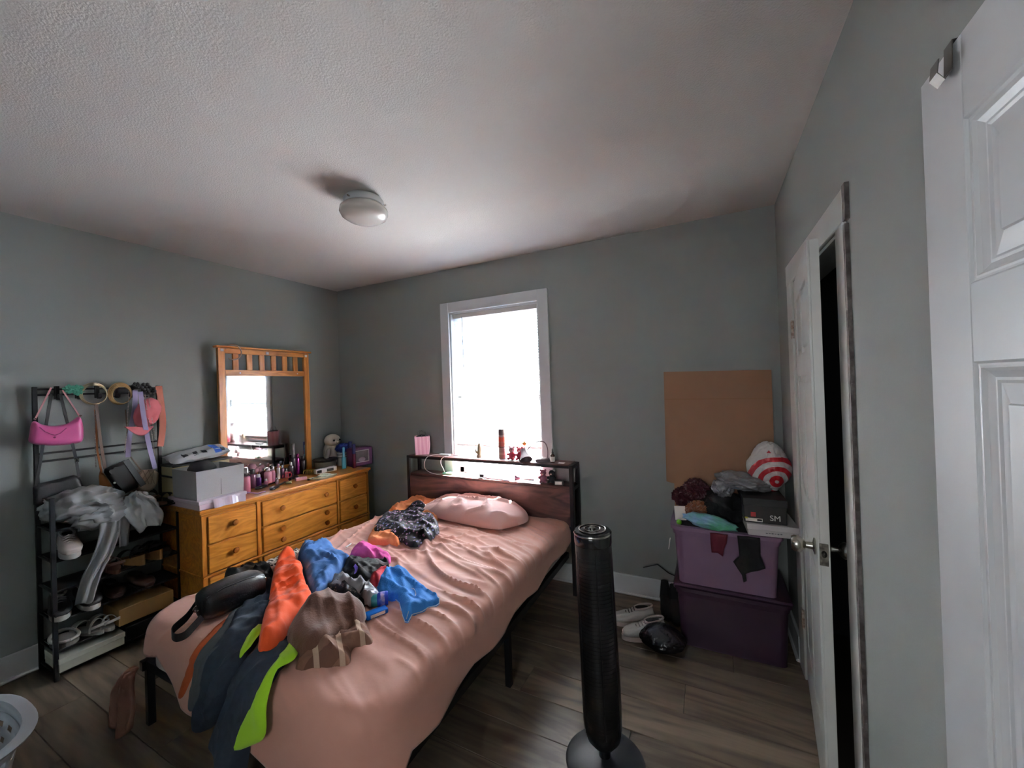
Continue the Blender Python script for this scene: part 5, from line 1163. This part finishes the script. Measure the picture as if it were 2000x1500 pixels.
# grey jacket heap on the top shelf
GJ = mat('light_grey_satin', '8e8e8f', .5, bump=.2, bscale=40)
gj = thing('grey_jacket', 'light grey satin jacket heaped on the top shelf with a sleeve hanging down', 'jacket', (.2, -1.85, .775))
g = G(); g.ball((.165, -1.85, .865), (.125, .15, .085), 5, amp=.22, freq=1.7, seed=3, ridge=True, flat=.776); g.build('body', GJ, gj, smooth=True)
g = G(); g.ball((.22, -1.80, .80), (.07, .12, .07), 4, amp=.3, freq=2, seed=5, ridge=True); g.build('fold', GJ, gj, smooth=True)
pp = smoothpath([Vector(a) for a in ((.24, -1.77, .80), (.275, -1.78, .72), (.28, -1.81, .6), (.277, -1.86, .48), (.274, -1.885, .36))], 5); k = len(pp)
g = G(); g.grid(lambda u, v: (lambda q, wv: (q.x + .012 * math.sin(u * 11 + v * 5) + .012 * (1 - (2 * u - 1) ** 2), q.y + (u - .5) * wv, q.z + .01 * math.sin(u * 7)))(pp[min(k - 1, int(v * (k - 1)))], .10 - .035 * v), 18, 20); g.build('sleeve', GJ, gj, smooth=True, thick=.006)
g = G(); g.grid(lambda u, v: (.27 + .012 * math.sin(u * 9 + v * 3), -1.72 + (u - .5) * (.07 - .03 * v), .79 - v * .19), 10, 10); g.build('cuff', GJ, gj, smooth=True, thick=.006)
one(G().grid(lambda u, v: (.25 + .05 * v + .016 * math.sin(u * 8 + v * 2) - .03 * abs(noise.noise(Vector((u * 4, v * 3, 2)))), -1.66 + (u - .5) * (.09 + .07 * math.sin(v * 3)) + .05 * v, .87 - v * .21 + .02 * math.sin(u * 3)), 28, 28), 'plastic_bag', mat('white_film', 'c3c9cb', .3, bump=.6, bscale=25), 'white plastic bag dangling over the edge of the rack shelf', 'plastic bag', smooth=True, thick=.018)

def shoe_sec(L_, Wd, h0, h1):  # sections heel->toe
    return [(-L_ * .5, 0, Wd * .25, .012, h0 * .7), (-L_ * .46, 0, Wd * .36, .01, h0 * .95), (-L_ * .3, 0, Wd * .42, .01, h0), (-L_ * .1, 0, Wd * .42, .01, h0 * .93), (L_ * .08, 0, Wd * .46, .01, h0 * .72), (L_ * .25, 0, Wd * .5, .01, h1), (L_ * .4, 0, Wd * .42, .01, h1 * .8), (L_ * .48, 0, Wd * .25, .01, h1 * .5)]
def outline(L_, Wd, k=1): return [(L_ * .5 * math.cos(a), k * Wd * .5 * math.sin(a) * (.82 + .18 * math.cos(a))) for a in [i * PI / 12 for i in range(24)]]
def sneaker(x, y, z, rot, lab, up, sole, lace, group=None, L_=.25, h=.085, cat='sneaker', name='sneaker', M0=None):
    t = thing(name, lab, cat, (x, y, z), group); M = T(x, y, z) @ Rz(rot)
    G(M).prism(outline(L_, .095), .0005, .026).build('sole', sole, t, smooth=True, auto=40)
    G(M).loft([(a, b, c, .02, e) for a, b, c, d, e in shoe_sec(L_ * .96, .09, h, h * .58)], n=18, e=.85).build('upper', up, t, smooth=True)
    g = G(M); g.tube([(-L_ * .22 + .055 * math.cos(a), .026 * math.sin(a), .02 + h * .98 - .012 * math.cos(a)) for a in [i * PI / 10 for i in range(21)]], .006, n=6); g.build('collar', sole, t, smooth=True)
    G(M).ball((-L_ * .22, 0, .018 + h * .96), (.045, .021, .006), 2).build('opening', mat('shoe_lining', '1c1a1b', .9), t, smooth=True)
    g = G(M)
    for k in range(4): xx = L_ * (-.02 + k * .06); zz = .024 + h * (.9 - k * .1); g.tube([(xx, -.022, zz - .008), (xx + .004, 0, zz + .002), (xx, .022, zz - .008)], .0028, n=5)
    g.build('laces', lace, t); return t
WSH = mat('white_shoe', 'c9c3bc', .6); DSH = mat('dark_shoe', '1f1d1e', .5); GSH = mat('grey_sole', 'a5a19c', .6)
sneaker(.17, -1.91, .613, -.15, 'white sneaker with pale sole on the shelf under the grey jacket', mat('pinkish_white', 'cbbcb4', .6), WSH, WSH)
sneaker(.155, -1.945, .308, -.2, 'black running shoe with white sole, left one under the grey sleeve', DSH, WSH, DSH, 'black running shoes')
sneaker(.165, -1.845, .308, -.05, 'black running shoe with white sole, right one touching the sleeve end', DSH, WSH, DSH, 'black running shoes')
def loafer(x, y, z, rot, lab, up, group=None):
    t = thing('loafer', lab, 'shoe', (x, y, z), group); M = T(x, y, z) @ Rz(rot)
    G(M).prism(outline(.25, .088), .0005, .012).build('sole', DSH, t)
    G(M).loft([(a, b, c, .01, e) for a, b, c, d, e in shoe_sec(.24, .088, .055, .05)], n=16).build('upper', up, t, smooth=True)
    G(M).ball((-.05, 0, .064), (.06, .027, .005), 2).build('opening', mat('shoe_lining', '1c1a1b', .9), t, smooth=True)
BRL = mat('brown_leather', '3a2620', .4)
loafer(.155, -1.74, .308, -.1, 'dark brown loafer left of its pair on the middle shelf', BRL)
loafer(.16, -1.62, .308, .05, 'dark brown loafer with worn toe on the right of the middle shelf', mat('brown_leather2', '46302a', .4))
loafer(.15, -1.53, .458, 0, 'black flat shoe at the far end of the shelf behind the wedges', DSH)
def wedge(x, y, z, rot, lab, group=None, sole=None, hh=.05, band=True, strap_c=None, L_=.24, name='wedge_sandal'):
    t = thing(name, lab, 'sandal', (x, y, z), group); M = T(x, y, z) @ Rz(rot)
    g = G(M); P_ = outline(L_, .085); n = len(P_)
    zt = lambda a: .012 + hh * max(0, (.5 - a / L_)) ** 1.2
    V_ = [(a, b, 0.0005) for a, b in P_] + [(a, b, zt(a)) for a, b in P_]
    g._add(V_, [tuple(range(n))[::-1], tuple(range(n, 2 * n))] + [(i, (i + 1) % n, n + (i + 1) % n, n + i) for i in range(n)])
    g.build('sole', sole, t)
    sc = strap_c
    if band:
        G(M).strap([(.05, .042 * math.cos(a), zt(.05) + .045 * math.sin(a)) for a in [i * PI / 8 for i in range(9)]], .035, .003, (1, 0, 0)).build('toe_strap', sc, t, smooth=True)
    G(M).strap([(-.075 - .035 * math.sin(a) * 1, .04 * math.cos(a), zt(-.08) + .028 + .012 * math.sin(a)) for a in [i * PI / 10 for i in range(11)]], .014, .003, (0, 0, 1)).build('heel_strap', sc, t, smooth=True)
    G(M).strap([(-.06, .036 * math.cos(a), zt(-.06) + .06 * math.sin(a)) for a in [i * PI / 10 for i in range(11)]], .012, .003, (1, 0, 0)).build('ankle_strap', sc, t, smooth=True)
CORK = mat('cork_sole', '9a6c42', .8, bump=.4, bscale=120); BST = mat('black_strap', '1a1819', .5)
wedge(.165, -1.655, .458, PI + .12, 'cork wedge sandal with black straps, left one on its shelf', sole=CORK, strap_c=BST)
wedge(.165, -1.565, .458, PI + .05, 'cork wedge sandal with black straps, right one on its shelf', sole=CORK, strap_c=BST)
wedge(.17, -1.745, .458, PI - .1, 'flat brown strappy sandal left of the cork wedges', sole=mat('brown_sole', '6b4636', .7), strap_c=mat('brown_strap', '5a3a30', .5), hh=.01)
wedge(.15, -1.58, .776, .6, 'tan slide sandal on the top shelf behind the white plastic bag', sole=mat('tan_sole', '7c6552', .7), strap_c=mat('tan_strap', '85705f', .6), hh=.015, name='slide_sandal')
wedge(.12, -1.50, .776, .3, 'dark sandal beside the tan slide at the post end of the top shelf', sole=DSH, strap_c=BST, hh=.01, name='slide_sandal')
# slippers on the lowest shelf
sl_ = thing('slipper', 'round grey slipper with fuzzy white trim on the lowest rack shelf', 'slipper', (.17, -1.935, .153))
M = T(.17, -1.935, .153)
G(M).prism([(.075 * math.cos(a) , .052 * math.sin(a)) for a in [i * PI / 12 for i in range(24)]], .0005, .02).build('sole', mat('slipper_sole', '5a5754', .9), sl_)
G(M).ball((0, 0, .022), (.068, .046, .012), 3).build('footbed', mat('slipper_felt', '6f6a66', .95), sl_, smooth=True)
G(M).tube([(.074 * math.cos(a), .05 * math.sin(a), .03 + .012 * max(0, -math.cos(a))) for a in [i * PI / 14 for i in range(29)]], .008, n=8).build('fuzzy_trim', mat('fuzz', 'b5b0aa', 1, bump=1, bscale=120), sl_, smooth=True)
wedge(.17, -1.845, .153, PI + .3, 'white strappy flat sandal, left one on the lowest shelf', sole=GSH, strap_c=WSH, hh=.008, L_=.2, name='strappy_sandal')
wedge(.18, -1.79, .153, PI + .1, 'white strappy flat sandal, right one before the tan box', sole=GSH, strap_c=WSH, hh=.008, L_=.2, name='strappy_sandal')
one(G().box(.06, .27, -1.752, -1.50, .1535, .245, bev=.002), 'tan_box', mat('tan_box', 'b48c58', .8), 'plain tan cardboard box sticking out of the rack shelf', 'box')
wb = thing('white_box', 'flat pale box with lid on the bottom shelf of the rack', 'box', (.16, -1.86, .0435))
G().box(.06, .262, -1.995 + .016, -1.728, .0435, .09, bev=.002).build('box_body', mat('cream_card', 'b9b7a8', .7), wb)
G().box(.058, .265, -1.98, -1.725, .085, .112, bev=.002).build('lid', mat('cream_lid', 'c8c7ba', .7), wb)
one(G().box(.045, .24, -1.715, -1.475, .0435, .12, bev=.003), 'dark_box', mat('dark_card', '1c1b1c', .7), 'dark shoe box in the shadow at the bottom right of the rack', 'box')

# ================================================================== ON AND AROUND THE BINS
def wp(u, v, y): return at(u, v, 1, y)
wbx2 = thing('white_shoe_box', 'white shoe box lying on the right end of the lilac bin', 'box', (3.54, -.3, .6565))
mm = T(3.535, -.31, .6565) @ Rz(math.radians(3))
G(mm).box(-.105, .105, -.135, .13, .0, .048, bev=.0015).build('box_body', mat('white_card', 'b9b4b4', .6), wbx2)
G(mm).box(-.109, .109, -.139, .134, .03, .056, bev=.0015).build('lid', mat('white_card2', 'c6c1c1', .6), wbx2)
for k_ in range(6): G(mm).box(-.03 + k_ * .012, -.022 + k_ * .012, -.1358, -.1349, .014 + (k_ % 2) * .001, .018 + (k_ % 3) * .001).build('faint_print', mat('print_faint', '6d6c70', .6), wbx2)
bk = thing('black_shoe_box', 'black shoe box lettered SM on top of the white box', 'box', (3.51, -.3, .7135)); mm = T(3.51, -.3, .7135) @ Rz(math.radians(2))
BC = mat('black_card', '0f0f11', .5)
G(mm).box(-.09, .09, -.125, .13, 0, .105, bev=.0015).build('box_body', BC, bk)
G(mm).box(-.094, .094, -.129, .134, .085, .122, bev=.0015).build('lid', BC, bk)
WT = mat('print_white', 'cfcfd0', .5)
text('SM', .038, (3.556, -.4258, .742), (PI / 2, 0, math.radians(2)), WT, bk, .0004)
G(mm).box(-.085, -.012, -.1262, -.1252, .006, .022).build('barcode_label', LAB, bk)
G(mm).box(-.035, -.014, -.1266, -.1263, .009, .019).build('barcode', BC, bk)
G(mm).box(-.088, -.075, -.1265, -.1263, .018, .026).build('yellow_mark', mat('yellow_mark', 'b8b040', .6), bk)
G(mm).box(-.062, -.04, -.1262, -.1252, .03, .052).build('red_sticker', mat('red_sticker', 'b02a30', .5), bk)
# plastic bag with bullseye
tg = thing('shopping_bag', 'white plastic shopping bag with red bullseye rings stuffed in the corner', 'plastic bag', (3.54, -.22, .84))
tc_ = Vector((3.56, -.215, .965)); BAGM = mat('bullseye_film', 'c9c6c4', .35, bump=.3, bscale=30)
N = BAGM.node_tree.nodes; L = BAGM.node_tree.links; b = N['Principled BSDF']
tcn = N.new('ShaderNodeTexCoord'); mp = N.new('ShaderNodeMapping'); mp.inputs['Location'].default_value = (-.045, 0, -.055); L.new(tcn.outputs['Object'], mp.inputs[0])
ns = N.new('ShaderNodeTexNoise'); ns.inputs['Scale'].default_value = 9; L.new(tcn.outputs['Object'], ns.inputs['Vector'])
sx_ = N.new('ShaderNodeSeparateXYZ'); L.new(mp.outputs[0], sx_.inputs[0]); cb = N.new('ShaderNodeCombineXYZ'); L.new(sx_.outputs[0], cb.inputs[0]); L.new(sx_.outputs[2], cb.inputs[2])
ln_ = N.new('ShaderNodeVectorMath'); ln_.operation = 'LENGTH'; L.new(cb.outputs[0], ln_.inputs[0])
wob = N.new('ShaderNodeMath'); wob.operation = 'MULTIPLY_ADD'; wob.inputs[1].default_value = .022; L.new(ns.outputs[0], wob.inputs[0]); L.new(ln_.outputs['Value'], wob.inputs[2])
md_ = N.new('ShaderNodeMath'); md_.operation = 'MULTIPLY'; md_.inputs[1].default_value = 1 / .046; L.new(wob.outputs[0], md_.inputs[0])
fr = N.new('ShaderNodeMath'); fr.operation = 'FRACT'; L.new(md_.outputs[0], fr.inputs[0]); gt = N.new('ShaderNodeMath'); gt.operation = 'GREATER_THAN'; gt.inputs[1].default_value = .5; L.new(fr.outputs[0], gt.inputs[0])
lt = N.new('ShaderNodeMath'); lt.operation = 'LESS_THAN'; lt.inputs[1].default_value = .152; L.new(wob.outputs[0], lt.inputs[0])
mu = N.new('ShaderNodeMath'); mu.operation = 'MULTIPLY'; L.new(gt.outputs[0], mu.inputs[0]); L.new(lt.outputs[0], mu.inputs[1])
mx = N.new('ShaderNodeMix'); mx.data_type = 'RGBA'; mx.inputs[6].default_value = lin('c9c6c4'); mx.inputs[7].default_value = lin('b3202c'); L.new(mu.outputs[0], mx.inputs[0]); L.new(mx.outputs[2], b.inputs['Base Color'])
def bagshape(g, c, w_, d_, h_, seed):
    t = bmesh.new(); bmesh.ops.create_icosphere(t, subdivisions=5, radius=1); V_ = []
    for v in t.verts:
        p = v.co.copy(); q = p * 1.6 + Vector((seed, 0, 0)); a = .10 * noise.noise(q) - .16 * max(0, .4 - abs(noise.noise(p * 2.3 + Vector((0, seed, 0)))) * 3) + .03 * noise.noise(p * 7)
        k = 1 - .35 * max(0, p.z) ** 1.5
        V_.append(c + Vector((p.x * w_ * k * (1 + a), p.y * d_ * k * (1 + a), p.z * h_ * (1 + a))))
    t.verts.index_update(); g._add(V_, [[v.index for v in f.verts] for f in t.faces]); t.free(); return g
bagshape(G(), tc_, .10, .10, .135, 2.2).build('bag_body', BAGM, tg, smooth=True)
G().prism([(-.011, 0), (.011, 0), (0, .015)], 0, .001, lambda a, b, d: (3.553 + a, -.305 - d, 1.045 + b)).build('printed_triangle', mat('print_red', 'b3202c', .5), tg)
gp = G(); gp.ball((3.44, -.24, .875), (.13, .09, .045), 5, amp=.2, freq=1.8, seed=4, ridge=True, R=Ry(.12).to_3x3()); gp.ball((3.335, -.27, .835), (.05, .06, .05), 4, amp=.25, freq=2, seed=6, ridge=True)
one(gp, 'grey_plastic_bag', mat('grey_film', '77777a', .3, bump=.4, bscale=30), 'grey plastic bag spread below the bullseye bag', 'plastic bag', smooth=True)
one(G().ball((3.33, -.22, .72), (.11, .12, .10), 4, amp=.2, freq=2, seed=8, ridge=True, flat=.66), 'black_clothes', BLK, 'black clothes bulging from the middle of the lilac bin', 'clothes', smooth=True)
one(G().ball((3.20, -.2, .80), (.06, .06, .055), 5, amp=.35, freq=3, seed=9, ridge=True).ball((3.13, -.16, .74), (.06, .05, .055), 4, amp=.35, freq=2.5, seed=10, ridge=True), 'burgundy_cloth', mat('burgundy_satin', '4b1f2a', .5), 'crinkled burgundy cloth bunched in front of the cardboard', 'clothes', smooth=True)
one(G().ball((3.20, -.30, .71), (.055, .05, .042), 5, amp=.35, freq=2.4, seed=11, ridge=True, R=Ry(-.4).to_3x3()), 'rust_cloth', mat('copper_satin', '7c4522', .4, sheen=.3), 'copper brown satin cloth with shiny folds beside the white tag', 'clothes', smooth=True)
one(G(T(3.12, -.34, .655) @ Rz(.25) @ Rx(-.35)).box(-.028, .03, -.002, .002, 0, .075), 'card_tag', LAB, 'white printed card tag standing at the left of the lilac bin', 'tag')
gb2 = one(G().ball((3.115, -.40, .663), .014, 3), 'green_bauble', mat('neon_green', '6fbf2a', .35), 'small neon green ball at the left rim of the lilac bin', 'ball', smooth=True)
bgm = mat('bluegreen_film', '8fb0d8', .3, col2='4fae78', vscale=9, bump=.3, bscale=40)
one(G().ball((3.265, -.41, .685), (.125, .05, .035), 5, amp=.14, freq=1.6, seed=12, ridge=True, R=Ry(.16).to_3x3()), 'toy_pouch', bgm, 'crinkly clear pouch with blue and green contents on the bin rim', 'pouch', smooth=True)
def hangcloth(name, lab, P_, y, m_):
    Q = [(lambda q: (q.x, q.z))(wp(u, v, y)) for u, v in P_]; V_, F_ = fill(Q, .012); g = G()
    g._add([(p.x, y + .004 * math.sin(p.x * 90) - .003, p.y) for p in V_], [tuple(f) for f in F_]); return one(g, name, m_, lab, 'cloth', smooth=True, thick=.005)
hangcloth('red_rag', 'dark red cloth hanging over the front rim of the lilac bin', [(1387, 1040), (1421, 1044), (1419, 1060), (1414, 1072), (1412, 1086), (1402, 1080), (1390, 1078), (1388, 1060)], -.457, mat('wine_cloth', '5c1024', .8))
hangcloth('black_rag', 'black cloth hanging over the front of the lilac bin', [(1440, 1046), (1484, 1050), (1485, 1085), (1495, 1110), (1456, 1120), (1458, 1134), (1452, 1136), (1449, 1122), (1432, 1097), (1444, 1085)], -.46, BLK)
# floor shoes and black bag
TRIM = mat('grey_trim', '8f8488', .6)
sneaker(2.84, -.33, .0005, math.radians(200), 'white sneaker with dark laces nearest the fan', mat('offwhite_shoe', 'c4bfbb', .6), mat('pink_sole', 'c2b2ad', .6), mat('dark_lace', '4a4648', .8))
sneaker(2.915, -.44, .0005, math.radians(205), 'white sneaker with blue grey lining between the fan and the black bag', mat('offwhite_shoe', 'c4bfbb', .6), mat('pink_sole', 'c2b2ad', .6), TRIM)
def boot(x, y, lab):
    t = thing('black_boot', lab, 'shoe', (x, y, .0005)); M = T(x, y, .0005) @ Rz(math.radians(-80))
    G(M).prism(outline(.2, .08), 0, .02).build('sole', DSH, t)
    G(M).loft([(a, b, c, .015, e) for a, b, c, d, e in shoe_sec(.2, .075, .08, .05)], n=14).build('upper', BLK, t, smooth=True)
    G(M).tube([(-.06, 0, .06), (-.066, 0, .11), (-.07, 0, .16)], .03, n=14, radii=[.034, .028, .022]).build('shaft', BLK, t, smooth=True)
boot(3.005, -.13, 'black ankle shoe standing heel up left of its pair by the baseboard')
boot(3.06, -.16, 'black ankle shoe touching the dark plum bin')
one(bagshape(G(), Vector((3.02, -.50, .068)), .115, .09, .068, 5.5), 'black_bag', mat('black_film', '141416', .25, bump=.5, bscale=30), 'black plastic bag on the floor beside the dark plum bin', 'plastic bag', smooth=True)

# ================================================================== LAUNDRY BASKET
BW = mat('basket_plastic', 'd5d9e0', .4)
LBX, LBY = .955, -2.425
lb = thing('laundry_basket', 'white plastic laundry basket with round holes in the near left corner', 'basket', (LBX, LBY, .001))
RA, RB = .27, .2; NSEG = 48
def ering(a, b, z): return [(LBX + a * math.copysign(abs(math.cos(q)) ** .8, math.cos(q)), LBY + b * math.copysign(abs(math.sin(q)) ** .8, math.sin(q)), z) for q in [2 * PI * i / NSEG for i in range(NSEG)]]
V = []; F = []
for a, b, z in ((RA, RB, .292), (RA + .004, RB + .004, .30), (RA - .004, RB - .004, .306), (RA - .03, RB - .03, .304), (RA - .034, RB - .034, .296), (RA - .034, RB - .034, .27)): V += ering(a, b, z)
for i in range(5):
    for j in range(NSEG): F.append((i * NSEG + j, i * NSEG + (j + 1) % NSEG, (i + 1) * NSEG + (j + 1) % NSEG, (i + 1) * NSEG + j))
g = G(); g._add(V, F); g.build('rim', BW, lb, smooth=True, thick=.002)
# wall: rows of panels leaving round holes
V = []; F = []; rows = [.27, .245, .225, .2, .18, .155, .135, .11, .09, .065, .045, .004]
for k, z in enumerate(rows): V += ering(RA - .036 - (.27 - z) * .2, RB - .036 - (.27 - z) * .2, z)
for i in range(len(rows) - 1):
    for j in range(NSEG):
        if i % 2 == 1 and i < 10 and (j + (i // 2) % 2) % 2 == 0: continue
        F.append((i * NSEG + j, i * NSEG + (j + 1) % NSEG, (i + 1) * NSEG + (j + 1) % NSEG, (i + 1) * NSEG + j))
n0 = (len(rows) - 1) * NSEG; F.append(tuple(range(n0, n0 + NSEG)))
g = G(); g._add(V, F); g.build('basket_wall', BW, lb, smooth=True, thick=.003)
